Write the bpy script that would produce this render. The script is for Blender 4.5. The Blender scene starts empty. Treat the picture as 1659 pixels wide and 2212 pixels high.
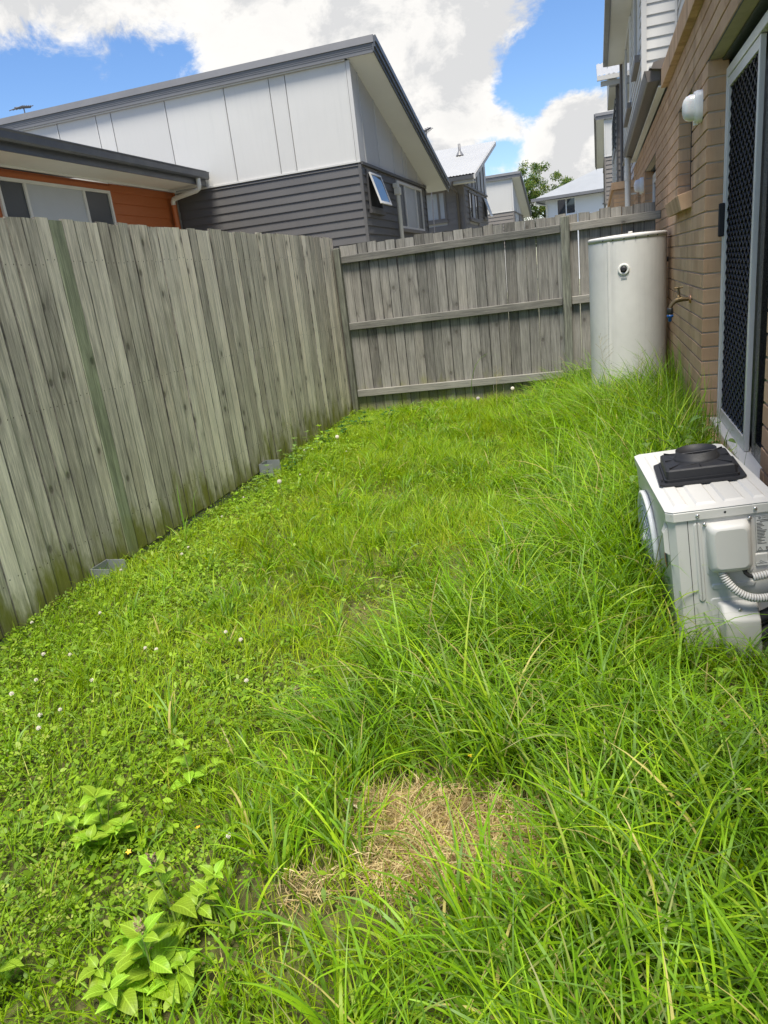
import bpy, bmesh, math, random
import numpy as np
from mathutils import Vector, Matrix

# ------------------------------------------------------------------ camera, sky, sun, exposure
SC = bpy.context.scene
COL = SC.collection
E = 1.42                      # eye height above the lawn, metres
R = math.radians

def setup_camera():
    cd = bpy.data.cameras.new('camera')
    cam = bpy.data.objects.new('camera', cd)
    COL.objects.link(cam)
    cd.sensor_fit = 'VERTICAL'
    cd.sensor_height = 24.0
    cd.sensor_width = 18.0
    cd.lens = 24.0 * 1544.0 / 2212.0
    cd.clip_start = 0.02
    cd.clip_end = 2000
    a, p, r = R(17.9), R(17.8), R(6.86)
    fw = Vector((-math.sin(a) * math.cos(p), math.cos(a) * math.cos(p), -math.sin(p)))
    rt = Vector((math.cos(a), math.sin(a), 0))
    up = rt.cross(fw)
    ex = rt * math.cos(r) - up * math.sin(r)
    ey = rt * math.sin(r) + up * math.cos(r)
    m = Matrix((ex, ey, -fw)).transposed().to_4x4()
    m.translation = (0, 0, E)
    cam.matrix_world = m
    SC.camera = cam
setup_camera()

SC.view_settings.view_transform = 'Standard'
SC.view_settings.look = 'None'
SC.view_settings.gamma = 1.0
SC.view_settings.use_curve_mapping = False
SC.view_settings.exposure = 1.70
SC.render.film_transparent = False
SC.cycles.max_bounces = 8
SC.cycles.diffuse_bounces = 4
SC.cycles.glossy_bounces = 3
SC.cycles.transmission_bounces = 4
SC.cycles.transparent_max_bounces = 8
SC.cycles.sample_clamp_indirect = 6.0

SUN_EL, SUN_AZ = R(71), R(173)        # azimuth measured from +Y towards +X
SUN_DIR = Vector((math.sin(SUN_AZ) * math.cos(SUN_EL), math.cos(SUN_AZ) * math.cos(SUN_EL), math.sin(SUN_EL)))
def setup_sun():
    ld = bpy.data.lights.new('sun', 'SUN')
    ld.energy = 2.45
    ld.angle = R(20)
    ld.color = (1.0, 0.945, 0.85)
    o = bpy.data.objects.new('sun', ld)
    COL.objects.link(o)
    o.rotation_euler = (-SUN_DIR).to_track_quat('-Z', 'Y').to_euler()
    o.location = (0, 0, 30)
setup_sun()

class NT:
    """small helper for node trees"""
    def __init__(self, tree):
        self.t = tree
    def n(self, typ, ins=None, **props):
        nd = self.t.nodes.new('ShaderNode' + typ)
        for k, v in props.items():
            setattr(nd, k, v)
        if ins:
            for k, v in ins.items():
                s = nd.inputs[k]
                if isinstance(v, bpy.types.NodeSocket):
                    self.t.links.new(v, s)
                else:
                    s.default_value = v
        return nd
    def math(self, op, a, b=None, c=None, clamp=False):
        ins = {0: a}
        if b is not None: ins[1] = b
        if c is not None: ins[2] = c
        return self.n('Math', ins, operation=op, use_clamp=clamp).outputs[0]
    def vmath(self, op, a, b=None, scale=None):
        ins = {0: a}
        if b is not None: ins[1] = b
        nd = self.n('VectorMath', ins, operation=op)
        if scale is not None:
            s = nd.inputs['Scale']
            if isinstance(scale, bpy.types.NodeSocket): self.t.links.new(scale, s)
            else: s.default_value = scale
        return nd.outputs[1] if op in ('DISTANCE', 'LENGTH', 'DOT_PRODUCT') else nd.outputs[0]
    def ramp(self, fac, stops, interp='LINEAR'):
        nd = self.n('ValToRGB', {0: fac})
        cr = nd.color_ramp
        cr.interpolation = interp
        while len(cr.elements) < len(stops): cr.elements.new(0.5)
        for e, (p, c) in zip(cr.elements, stops):
            e.position = p
            e.color = (c, c, c, 1) if isinstance(c, (int, float)) else (*c, 1)
        return nd.outputs[0]
    def mix(self, fac, a, b, blend='MIX'):
        nd = self.n('Mix', data_type='RGBA', blend_type=blend)
        for s, v in ((nd.inputs[0], fac), (nd.inputs[6], a), (nd.inputs[7], b)):
            if isinstance(v, bpy.types.NodeSocket): self.t.links.new(v, s)
            elif isinstance(v, (int, float)): s.default_value = v
            else: s.default_value = (*v, 1)
        return nd.outputs[2]
    def noise(self, vec, scale, detail=3, rough=0.5, dist=0.0, w=None):
        ins = {'Scale': scale, 'Detail': detail, 'Roughness': rough, 'Distortion': dist}
        if vec is not None: ins['Vector'] = vec
        nd = self.n('TexNoise', None, noise_dimensions='4D' if w is not None else '3D')
        if w is not None: ins['W'] = w
        for k, v in ins.items():
            s = nd.inputs[k]
            if isinstance(v, bpy.types.NodeSocket): self.t.links.new(v, s)
            else: s.default_value = v
        return nd.outputs[0]
    def mapr(self, v, a, b, c=0.0, d=1.0, smooth=False):
        nd = self.n('MapRange', {0: v, 1: a, 2: b, 3: c, 4: d}, clamp=True)
        if smooth: nd.interpolation_type = 'SMOOTHSTEP'
        return nd.outputs[0]

def setup_world():
    w = bpy.data.worlds.new('World')
    SC.world = w
    w.use_nodes = True
    t = w.node_tree
    t.nodes.clear()
    k = NT(t)
    sky = k.n('TexSky', sky_type='NISHITA', sun_disc=False, sun_elevation=SUN_EL, sun_rotation=SUN_AZ,
              altitude=30.0, air_density=1.0, dust_density=0.3, ozone_density=3.0)
    d = k.vmath('NORMALIZE', k.n('TexCoord').outputs['Generated'])
    sep = k.n('SeparateXYZ', {0: d})
    # clouds lie on a sheet overhead: project the direction on to it
    zz = k.math('ADD', k.math('MAXIMUM', sep.outputs[2], 0.0), 0.10)
    px = k.math('DIVIDE', sep.outputs[0], zz)
    py = k.math('DIVIDE', sep.outputs[1], zz)
    pv = k.n('CombineXYZ', {0: px, 1: py, 2: 0.0}).outputs[0]
    dvec = k.vmath('MULTIPLY', d, (1.0, 1.0, 1.35))
    big = k.noise(pv, 0.55, 4, 0.55, 0.2)
    det = k.noise(dvec, 12.0, 11, 0.68, 0.35)
    wob = k.n('TexNoise', {'Vector': dvec, 'Scale': 7.0, 'Detail': 5.0, 'Roughness': 0.6}).outputs[1]
    dj = k.vmath('ADD', d, k.vmath('SCALE', k.vmath('SUBTRACT', wob, (0.5, 0.5, 0.5)), scale=0.10))
    # cumulus banks and the gaps between them: (direction, radius, weight)
    blobs = [((-.45, .83, .345), .13, .50), ((-.29, .91, .31), .12, .34), ((-.19, .943, .275), .085, .34),
             ((-.165, .961, .215), .045, .30), ((-.135, .977, .165), .045, .28), ((-.015, .987, .145), .045, .34),
             ((-.045, .99, .105), .05, .34), ((-.07, .95, .285), .07, .24), ((-.535, .805, .262), .022, .34),
             ((-.572, .785, .238), .020, .34), ((-.63, .71, .335), .11, .56), ((-.53, .81, .25), .05, -.30), ((-.10, .982, .160), .025, .20),
             ((-.60, .765, .245), .075, -.42), ((-.46, .848, .262), .050, -.36), ((-.055, .975, .212), .050, -.48),
             ((-.115, .984, .134), .028, -.42), ((-.012, .972, .235), .04, -.40), ((-.105, .975, .20), .02, -.22)]
    m = k.math('ADD', k.math('MULTIPLY', big, 0.37), k.math('MULTIPLY', det, 0.92))
    for c, rad, amp in blobs:
        if amp > 0 and rad > .08: amp *= .68
        dist = k.vmath('DISTANCE', dj, c)
        g = k.math('POWER', 2.718, k.math('MULTIPLY', k.math('POWER', k.math('DIVIDE', dist, rad), 2.0), -1.0))
        m = k.math('ADD', m, k.math('MULTIPLY', g, amp))
    cov = k.mapr(m, 0.60, 0.83, 0, 1, True)
    # light tops, greyer bellies
    det2 = k.noise(k.vmath('ADD', dvec, (0.0, 0.0, 0.035)), 11.0, 6, 0.6, 0.25)
    belly = k.noise(pv, 1.1, 5, 0.6)
    sh = k.math('ADD', k.math('MULTIPLY', k.math('SUBTRACT', det, det2), 1.6), belly)
    thick = k.mapr(m, 0.75, 1.3)
    shade = k.math('SUBTRACT', k.mapr(sh, 0.30, 0.62), k.math('MULTIPLY', thick, 0.55))
    ccol = k.ramp(shade, [(0.0, (4.6, 4.62, 4.65)), (0.5, (5.7, 5.62, 5.5)), (1.0, (6.6, 6.45, 6.2))])
    blue = k.n('HueSaturation', {'Hue': 0.507, 'Saturation': 1.18, 'Value': 1.16, 'Color': sky.outputs[0]}).outputs[0]
    colr = k.mix(cov, blue, ccol)
    bg = k.n('Background', {'Color': colr, 'Strength': 0.05})
    out = k.n('OutputWorld', {'Surface': bg.outputs[0]})
setup_world()

# ------------------------------------------------------------------ helpers
def tag(o, label=None, cat=None, group=None, kind=None):
    if label: o['label'] = label
    if cat: o['category'] = cat
    if group: o['group'] = group
    if kind: o['kind'] = kind
    return o

def empty(name, loc=(0, 0, 0), rz=0.0, parent=None):
    o = bpy.data.objects.new(name, None)
    o.empty_display_size = 0.1
    COL.objects.link(o)
    o.location = loc
    o.rotation_euler = (0, 0, rz)
    if parent: o.parent = parent
    return o

class MB:
    """collects shapes of ONE part"""
    def __init__(self):
        self.v, self.f, self.sm = [], [], []
    def __bool__(self):          # lets shapes be chained with `or`
        return False
    def add(self, vs, fs, smooth=False):
        b = len(self.v)
        self.v += [tuple(p) for p in vs]
        for f in fs:
            self.f.append([b + i for i in f])
            self.sm.append(smooth)
        return self
    def box(self, x0, x1, y0, y1, z0, z1, c=0.0):
        if x0 > x1: x0, x1 = x1, x0
        if y0 > y1: y0, y1 = y1, y0
        if z0 > z1: z0, z1 = z1, z0
        if c <= 0:
            vs = [(x0, y0, z0), (x1, y0, z0), (x1, y1, z0), (x0, y1, z0), (x0, y0, z1), (x1, y0, z1), (x1, y1, z1), (x0, y1, z1)]
            fs = [(0, 3, 2, 1), (4, 5, 6, 7), (0, 1, 5, 4), (1, 2, 6, 5), (2, 3, 7, 6), (3, 0, 4, 7)]
            return self.add(vs, fs)
        # chamfered box: hull of three inset boxes
        vs = []
        X, Y, Z = (x0, x1), (y0, y1), (z0, z1)
        idx = {}
        for i in (0, 1):
            for j in (0, 1):
                for l in (0, 1):
                    sx, sy, sz = (1, -1)[i], (1, -1)[j], (1, -1)[l]
                    for a in range(3):
                        p = [X[i] + sx * c, Y[j] + sy * c, Z[l] + sz * c]
                        p[a] = (X[i], Y[j], Z[l])[a]
                        idx[(i, j, l, a)] = len(vs)
                        vs.append(tuple(p))
        fs = []
        for a in range(3):
            for s in (0, 1):
                q = []
                for (p, r_) in ((0, 0), (1, 0), (1, 1), (0, 1)):
                    k3 = [0, 0, 0]
                    k3[a] = s; k3[(a + 1) % 3] = p; k3[(a + 2) % 3] = r_
                    q.append(idx[(*k3, a)])
                fs.append(q if s else q[::-1])
        for a in range(3):          # edges running along axis a
            b1, b2 = (a + 1) % 3, (a + 2) % 3
            for s in (0, 1):
                for t in (0, 1):
                    k0 = [0, 0, 0]; k0[b1] = s; k0[b2] = t
                    k1 = list(k0); k1[a] = 1
                    q = [idx[(*k0, b1)], idx[(*k1, b1)], idx[(*k1, b2)], idx[(*k0, b2)]]
                    fs.append(q if (s ^ t) else q[::-1])
        for i in (0, 1):
            for j in (0, 1):
                for l in (0, 1):
                    q = [idx[(i, j, l, 0)], idx[(i, j, l, 1)], idx[(i, j, l, 2)]]
                    fs.append(q if (i + j + l) % 2 else q[::-1])
        return self.add(vs, fs)
    def prism(self, prof, axis, a0, a1, smooth=False, caps=True):
        """closed 2D profile extruded along an axis; profile coords are the other two axes in xyz order"""
        n = len(prof)
        def P(p, a):
            if axis == 0: return (a, p[0], p[1])
            if axis == 1: return (p[0], a, p[1])
            return (p[0], p[1], a)
        vs = [P(p, a0) for p in prof] + [P(p, a1) for p in prof]
        fs = [(i, (i + 1) % n, n + (i + 1) % n, n + i) for i in range(n)]
        self.add(vs, fs, smooth)
        if caps:
            self.add([P(p, a0) for p in prof], [tuple(range(n))[::-1]])
            self.add([P(p, a1) for p in prof], [tuple(range(n))])
        return self
    def poly(self, pts):
        return self.add(pts, [tuple(range(len(pts)))])
    def tube(self, pts, rad, n=8, cap=True, smooth=True):
        pts = [Vector(p) for p in pts]
        if isinstance(rad, (int, float)): rad = [rad] * len(pts)
        vs = []
        ref = None
        for i, p in enumerate(pts):
            t = (pts[min(i + 1, len(pts) - 1)] - pts[max(i - 1, 0)]).normalized()
            if ref is None:
                ref = t.orthogonal().normalized()
            else:
                ref = (ref - t * ref.dot(t))
                ref = ref.normalized() if ref.length > 1e-6 else t.orthogonal().normalized()
            b = t.cross(ref)
            for k in range(n):
                a = 2 * math.pi * k / n
                vs.append(p + (ref * math.cos(a) + b * math.sin(a)) * rad[i])
        fs = []
        for i in range(len(pts) - 1):
            for k in range(n):
                fs.append((i * n + k, i * n + (k + 1) % n, (i + 1) * n + (k + 1) % n, (i + 1) * n + k))
        self.add(vs, fs, smooth)
        if cap:
            self.add(vs[:n], [tuple(range(n))[::-1]])
            self.add(vs[-n:], [tuple(range(n))])
        return self
    def lathe(self, prof, c=(0, 0, 0), n=32, axis='z', smooth=True):
        """prof: (radius, height) pairs"""
        vs = []
        for (r_, h) in prof:
            for k in range(n):
                a = 2 * math.pi * k / n
                u, v = r_ * math.cos(a), r_ * math.sin(a)
                if axis == 'z': p = (u, v, h)
                elif axis == 'y': p = (u, h, v)
                else: p = (h, u, v)
                vs.append((p[0] + c[0], p[1] + c[1], p[2] + c[2]))
        fs = []
        for i in range(len(prof) - 1):
            for k in range(n):
                fs.append((i * n + k, i * n + (k + 1) % n, (i + 1) * n + (k + 1) % n, (i + 1) * n + k))
        return self.add(vs, fs, smooth)
    def mesh(self, name, mat=None, fix=True):
        me = bpy.data.meshes.new(name)
        me.from_pydata(self.v, [], self.f)
        me.polygons.foreach_set('use_smooth', self.sm)
        if fix:
            bm = bmesh.new(); bm.from_mesh(me)
            bmesh.ops.recalc_face_normals(bm, faces=bm.faces)
            bm.to_mesh(me); bm.free()
        if mat: me.materials.append(mat)
        me.update()
        return me
    def build(self, name, mat, parent=None, loc=None, fix=True):
        me = self.mesh(name, mat, fix)
        o = bpy.data.objects.new(name, me)
        COL.objects.link(o)
        if parent: o.parent = parent
        if loc is not None: o.location = loc
        return o

def inst(name, me, parent=None, loc=(0, 0, 0), rot=(0, 0, 0), scale=(1, 1, 1)):
    o = bpy.data.objects.new(name, me)
    COL.objects.link(o)
    if parent: o.parent = parent
    o.location, o.rotation_euler, o.scale = loc, rot, scale
    return o

# ------------------------------------------------------------------ materials
MATS = {}
def new_mat(name):
    m = bpy.data.materials.new(name)
    m.use_nodes = True
    m.node_tree.nodes.clear()
    MATS[name] = m
    return m, NT(m.node_tree)

def finish(k, base, rough=0.6, bump=None, bdist=0.002, bstr=0.5, **extra):
    ins = {'Base Color': base if isinstance(base, bpy.types.NodeSocket) else (*base, 1), 'Roughness': rough}
    p = k.n('BsdfPrincipled', ins)
    for a, v in extra.items():
        a = a.replace('_', ' ')
        if isinstance(v, bpy.types.NodeSocket): k.t.links.new(v, p.inputs[a])
        else: p.inputs[a].default_value = v
    if bump is not None:
        b = k.n('Bump', {'Height': bump, 'Strength': bstr, 'Distance': bdist})
        k.t.links.new(b.outputs[0], p.inputs['Normal'])
    k.n('OutputMaterial', {'Surface': p.outputs[0]})
    return p

def paint(name, col, rough=0.5, dirt=0.25, dirt_col=None, scale=3.0, streak=False, bump=0.0, metallic=0.0):
    """painted / coated surface with blotchy wear and optional rain streaks"""
    m, k = new_mat(name)
    geo = k.n('NewGeometry').outputs['Position']
    rnd = k.n('ObjectInfo').outputs['Random']
    v = k.vmath('ADD', geo, k.vmath('SCALE', (7.3, 3.1, 5.7), scale=rnd))
    n1 = k.noise(v, scale, 5, 0.6)
    fac = k.mapr(n1, 0.40, 0.75)
    if streak:
        sv = k.vmath('MULTIPLY', v, (9.0, 9.0, 0.45))
        n2 = k.noise(sv, 1.6, 4, 0.6)
        fac = k.math('MULTIPLY', k.math('ADD', fac, k.mapr(n2, 0.5, 0.8)), 0.7, clamp=True)
    dc = dirt_col or tuple(c * 0.6 for c in col)
    tone = k.mapr(rnd, 0, 1, 0.94, 1.05)
    c0 = k.vmath('SCALE', col, scale=tone)
    base = k.mix(k.math('MULTIPLY', fac, dirt), c0, dc)
    nf = k.noise(v, scale * 40, 3, 0.6)
    finish(k, base, k.mapr(nf, 0.3, 0.7, rough - 0.08, rough + 0.1), nf if bump > 0 else None, 0.002, bump, Metallic=metallic)
    return m

def wood(name, tint=(1, 1, 1), dark=(0.165, 0.156, 0.142), light=(0.64, 0.605, 0.545), algae=0.0, along=2, dens=1.0, contrast=1.0, nails=(), edge=0.0):
    m, k = new_mat(name)
    rnd = k.n('ObjectInfo').outputs['Random']
    oc = k.n('TexCoord').outputs['Object']
    s = k.n('SeparateXYZ', {0: oc})
    if along == 2: g, a, d = s.outputs[0], s.outputs[2], s.outputs[1]
    elif along == 0: g, a, d = s.outputs[2], s.outputs[0], s.outputs[1]
    # knots: sparse cells along the board
    off = k.math('MULTIPLY', rnd, 37.0)
    kv = k.n('CombineXYZ', {0: k.math('ADD', k.math('MULTIPLY', g, 9.0), off), 1: k.math('ADD', k.math('MULTIPLY', a, 2.1), k.math('MULTIPLY', rnd, 61.0)), 2: 0.0}).outputs[0]
    vor = k.n('TexVoronoi', {'Vector': kv, 'Scale': 1.0, 'Randomness': 1.0}, voronoi_dimensions='2D')
    kp = k.vmath('SUBTRACT', kv, vor.outputs['Position'])
    ks = k.n('SeparateXYZ', {0: kp})
    gx = k.math('DIVIDE', ks.outputs[0], 9.0)
    ax = k.math('DIVIDE', ks.outputs[1], 2.1)
    kd = k.math('SQRT', k.math('ADD', k.math('POWER', gx, 2.0), k.math('POWER', k.math('MULTIPLY', ax, 0.62), 2.0)))
    keep = k.math('GREATER_THAN', k.n('SeparateColor', {0: vor.outputs['Color']}).outputs[0], 0.66)
    swirl = k.math('MULTIPLY', k.math('POWER', 2.718, k.math('MULTIPLY', k.math('POWER', k.math('DIVIDE', kd, 0.035), 2.0), -1.0)), keep)
    g2 = k.math('ADD', g, k.math('MULTIPLY', k.math('MULTIPLY', swirl, 1.1), gx))
    gv = k.n('CombineXYZ', {0: g2, 1: d, 2: k.math('MULTIPLY', a, 0.035)}).outputs[0]
    w = k.math('MULTIPLY', rnd, 91.0)
    grain = k.noise(gv, 190.0 * dens, 7, 0.75, 0.5, w)
    gv2 = k.n('CombineXYZ', {0: g2, 1: d, 2: k.math('MULTIPLY', a, 0.05)}).outputs[0]
    band = k.noise(gv2, 58.0 * dens, 5, 0.62, 0.6, w)
    gv3 = k.n('CombineXYZ', {0: k.math('MULTIPLY', g, 0.5), 1: d, 2: k.math('MULTIPLY', a, 0.25)}).outputs[0]
    blot = k.noise(gv3, 8.0, 4, 0.6, 0.0, w)
    tone = k.math('ADD', k.math('ADD', k.math('MULTIPLY', grain, 1.05 * contrast), k.math('MULTIPLY', band, 0.95)), k.math('ADD', k.math('MULTIPLY', blot, 0.36), k.math('MULTIPLY', rnd, 0.34)))
    tone = k.mapr(tone, 0.94, 1.62)
    ring = k.math('ABSOLUTE', k.math('SINE', k.math('MULTIPLY', kd, 520.0)))
    kn = k.math('MULTIPLY', k.mapr(kd, 0.007, 0.019, 1, 0, True), keep)
    col = k.ramp(tone, [(0.0, dark), (0.38, tuple(0.55 * x + 0.45 * y for x, y in zip(dark, light))), (0.72, light), (1.0, tuple(min(1, c * 1.28) for c in light))])
    halo = k.math('MULTIPLY', k.mapr(kd, 0.012, 0.06, 1, 0, True), keep)
    col = k.mix(k.math('MULTIPLY', halo, 0.32), col, tuple(c * 0.75 for c in dark))
    col = k.mix(k.math('MULTIPLY', kn, 0.7), col, k.mix(ring, (0.035, 0.03, 0.025), (0.12, 0.11, 0.095)))
    hue = k.noise(gv3, 3.0, 3, 0.5, 0.0, w)
    col = k.mix(k.mapr(hue, 0.45, 0.75, 0, 0.5), col, k.mix(1.0, col, (1.0, 0.955, 0.87), 'MULTIPLY'))
    col = k.mix(k.mapr(hue, 0.50, 0.25, 0, 0.5), col, k.mix(1.0, col, (0.95, 0.985, 0.95), 'MULTIPLY'))
    col = k.mix(1.0, col, tint, 'MULTIPLY')
    if algae > 0:
        geo = k.n('NewGeometry').outputs['Position']
        gz = k.n('SeparateXYZ', {0: geo}).outputs[2]
        an = k.noise(k.vmath('MULTIPLY', geo, (3.0, 3.0, 1.2)), 2.2, 5, 0.65)
        hgt = k.math('ADD', k.mapr(gz, 0.0, 0.55, 0.80, 0.0), k.math('MULTIPLY', k.math('SUBTRACT', an, 0.5), 1.7))
        am = k.math('MULTIPLY', k.mapr(hgt, 0.25, 0.85, 0, 1, True), algae)
        col = k.mix(am, col, k.mix(grain, (0.09, 0.10, 0.012), (0.34, 0.34, 0.05)))
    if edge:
        # shade of the tight laps, painted into the colour along the board's edges
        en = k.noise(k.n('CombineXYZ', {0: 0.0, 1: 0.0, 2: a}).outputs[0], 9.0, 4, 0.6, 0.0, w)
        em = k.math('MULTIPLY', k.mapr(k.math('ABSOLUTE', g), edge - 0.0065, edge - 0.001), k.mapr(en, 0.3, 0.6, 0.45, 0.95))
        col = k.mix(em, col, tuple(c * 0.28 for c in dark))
    if nails:
        # rusty nail heads, two per board at each rail
        nx_ = k.math('SUBTRACT', k.math('ABSOLUTE', g), 0.027)
        dm = None
        for zz in nails:
            za = k.math('SUBTRACT', a, k.math('ADD', zz, k.math('MULTIPLY', rnd, 0.03)))
            dn = k.math('SQRT', k.math('ADD', k.math('POWER', nx_, 2.0), k.math('POWER', za, 2.0)))
            dm = dn if dm is None else k.math('MINIMUM', dm, dn)
        col = k.mix(k.mapr(dm, 0.0028, 0.0045, 0.85, 0), col, (0.05, 0.038, 0.03))
    h = k.math('SUBTRACT', k.math('ADD', grain, k.math('MULTIPLY', band, 0.6)), k.math('MULTIPLY', kn, 0.8))
    finish(k, col, 0.86, h, 0.003, 0.75, Specular_IOR_Level=0.25)
    return m

def leaf_mat(name, attr=True, col=(0.1, 0.2, 0.03), trans=0.42, rough=0.5, sat=1.0):
    m, k = new_mat(name)
    if attr:
        c = k.n('Attribute', attribute_name='Col').outputs['Color']
    else:
        rnd = k.n('ObjectInfo').outputs['Random']
        oc = k.n('TexCoord').outputs['Object']
        nn = k.noise(oc, 45.0, 4, 0.6)
        c = k.mix(k.mapr(nn, 0.3, 0.7), tuple(x * 0.72 for x in col), tuple(x * 1.18 for x in col))
        sxy = k.n('SeparateXYZ', {0: oc})
        ay = k.math('ABSOLUTE', sxy.outputs[1])
        vein = k.math('SINE', k.math('SUBTRACT', k.math('MULTIPLY', sxy.outputs[0], 42.0), k.math('MULTIPLY', ay, 48.0)))
        vm = k.math('MAXIMUM', k.mapr(ay, 0.012, 0.03, 0.75, 0), k.mapr(vein, 0.80, 1.0, 0, 0.45))
        c = k.mix(vm, c, tuple(min(1, x * 1.7 + .03) for x in col))
        c = k.n('HueSaturation', {'Hue': k.mapr(rnd, 0, 1, 0.485, 0.512), 'Value': k.mapr(rnd, 0, 1, 0.8, 1.2), 'Color': c}).outputs[0]
    tc = k.n('HueSaturation', {'Hue': 0.487, 'Saturation': 1.08, 'Value': 1.35, 'Color': c}).outputs[0]
    p = k.n('BsdfPrincipled', {'Base Color': c, 'Roughness': rough, 'Specular IOR Level': 0.24})
    tr = k.n('BsdfTranslucent', {'Color': tc})
    mx = k.n('MixShader', {0: trans, 1: p.outputs[0], 2: tr.outputs[0]})
    k.n('OutputMaterial', {'Surface': mx.outputs[0]})
    return m

def brick_mat(name, c0=(0.21, 0.135, 0.085), c1=(0.33, 0.225, 0.145)):
    m, k = new_mat(name)
    rnd = k.n('ObjectInfo').outputs['Random']
    geo = k.n('NewGeometry').outputs['Position']
    # wire-cut face: fine vertical drag marks and pits
    sv = k.vmath('MULTIPLY', geo, (1.0, 1.0, 0.06))
    drag = k.noise(sv, 95.0, 4, 0.65)
    pits = k.noise(geo, 260.0, 3, 0.7)
    blot = k.noise(geo, 5.5, 5, 0.6)
    per = k.noise(k.vmath('MULTIPLY', geo, (1.0, 3.9, 11.0)), 1.0, 1, 0.5)
    t = k.math('ADD', k.math('ADD', k.math('MULTIPLY', drag, 0.35), k.math('MULTIPLY', blot, 0.5)), k.math('ADD', k.math('MULTIPLY', rnd, 0.5), k.math('MULTIPLY', per, 0.4)))
    col = k.ramp(k.mapr(t, 0.45, 1.2), [(0.0, c0), (0.5, tuple((a + b) / 2 for a, b in zip(c0, c1))), (1.0, c1)])
    col = k.mix(k.mapr(drag, 0.34, 0.24), col, tuple(x * 0.45 for x in c0))
    # weathering runs, greyer and darker where water has come down the wall
    st = k.noise(k.vmath('MULTIPLY', geo, (2.0, 2.2, 0.22)), 1.7, 4, 0.6)
    col = k.mix(k.mapr(st, 0.56, 0.78, 0, 0.55), col, (0.105, 0.085, 0.065))
    h = k.math('ADD', k.math('MULTIPLY', drag, 1.0), k.math('MULTIPLY', pits, 0.5))
    finish(k, col, 0.88, h, 0.0025, 0.6, Specular_IOR_Level=0.25)
    return m

def glass_mat(name, col=(0.02, 0.024, 0.03), rough=0.04):
    m, k = new_mat(name)
    geo = k.n('NewGeometry').outputs['Position']
    n = k.noise(geo, 1.3, 2, 0.5)
    finish(k, k.mix(n, tuple(c * 0.7 for c in col), tuple(c * 1.4 for c in col)), rough, n, 0.01, 0.05, Specular_IOR_Level=0.9)
    return m

def simple(name, col, rough=0.5, metallic=0.0, spec=0.5, var=0.15, scale=30.0, bump=0.15):
    m, k = new_mat(name)
    oc = k.n('TexCoord').outputs['Object']
    n = k.noise(oc, scale, 4, 0.6)
    c = k.mix(n, tuple(x * (1 - var) for x in col), tuple(min(1, x * (1 + var)) for x in col))
    finish(k, c, k.mapr(n, 0.3, 0.7, max(0.02, rough - 0.07), rough + 0.07), n, 0.001, bump, Metallic=metallic, Specular_IOR_Level=spec)
    return m

# palette
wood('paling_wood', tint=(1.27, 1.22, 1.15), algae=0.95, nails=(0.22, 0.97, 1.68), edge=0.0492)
wood('dark_paling_wood', dark=(0.085, 0.081, 0.072), light=(0.265, 0.252, 0.225), algae=0.6, contrast=0.9, edge=0.052)  # darker, weathered grey timber of the cross fence
wood('mossy_paling_wood', tint=(0.74, 0.84, 0.66), algae=0.6, contrast=0.7)
wood('rail_wood', dark=(0.075, 0.074, 0.068), light=(0.225, 0.215, 0.19), along=0)
wood('post_wood', tint=(0.85, 0.87, 0.80), dark=(0.07, 0.07, 0.062), light=(0.30, 0.30, 0.265), algae=0.2)
brick_mat('brick', (0.39, 0.238, 0.135), (0.585, 0.39, 0.24))
paint('mortar', (0.46, 0.385, 0.30), 0.9, 0.5, (0.25, 0.20, 0.15), 9.0, bump=0.5)
paint('white_cladding', (0.53, 0.52, 0.495), 0.62, 0.30, (0.42, 0.42, 0.40), 0.8, streak=True)
paint('charcoal_boards', (0.088, 0.084, 0.082), 0.55, 0.35, (0.13, 0.125, 0.12), 1.2)
paint('taupe_boards', (0.19, 0.172, 0.155), 0.6, 0.3, None, 1.2)
paint('orange_boards', (0.42, 0.115, 0.028), 0.55, 0.3, (0.28, 0.085, 0.03), 1.0)
paint('charcoal_metal', (0.075, 0.08, 0.09), 0.38, 0.4, (0.17, 0.17, 0.165), 2.5, metallic=0.0)
paint('fascia_grey', (0.15, 0.15, 0.155), 0.45, 0.35, (0.09, 0.09, 0.095), 2.0)
paint('soffit_white', (0.74, 0.735, 0.72), 0.7, 0.2, None, 1.0)
paint('brown_metal', (0.125, 0.108, 0.095), 0.45, 0.4, (0.07, 0.062, 0.055), 3.0)
paint('roof_tin', (0.37, 0.37, 0.36), 0.4, 0.35, (0.25, 0.25, 0.24), 0.9, streak=True)
paint('grey_roof', (0.27, 0.28, 0.285), 0.5, 0.3, None, 0.8)
paint('white_render', (0.78, 0.79, 0.80), 0.7, 0.12, None, 0.8)
paint('pvc_white', (0.68, 0.67, 0.62), 0.42, 0.3, (0.45, 0.43, 0.37), 4.0)
paint('pvc_cream', (0.60, 0.58, 0.50), 0.45, 0.25, None, 3.0)
paint('alu_frame', (0.66, 0.645, 0.615), 0.35, 0.2, None, 5.0)
paint('black_frame', (0.008, 0.009, 0.011), 0.28, 0.3, (0.03, 0.03, 0.03), 5.0)
paint('jamb_green', (0.045, 0.055, 0.055), 0.5, 0.3, None, 5.0)
paint('concrete', (0.30, 0.29, 0.27), 0.92, 0.6, (0.13, 0.125, 0.10), 6.0, bump=0.6)
paint('galvanised', (0.30, 0.32, 0.325), 0.45, 0.5, (0.25, 0.27, 0.27), 14.0, metallic=0.35)
paint('tank_enamel', (0.61, 0.595, 0.555), 0.82, 0.5, (0.40, 0.39, 0.36), 3.5, streak=True)
paint('ac_enamel', (0.55, 0.54, 0.505), 0.36, 0.18, (0.48, 0.48, 0.43), 6.0)
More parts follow.
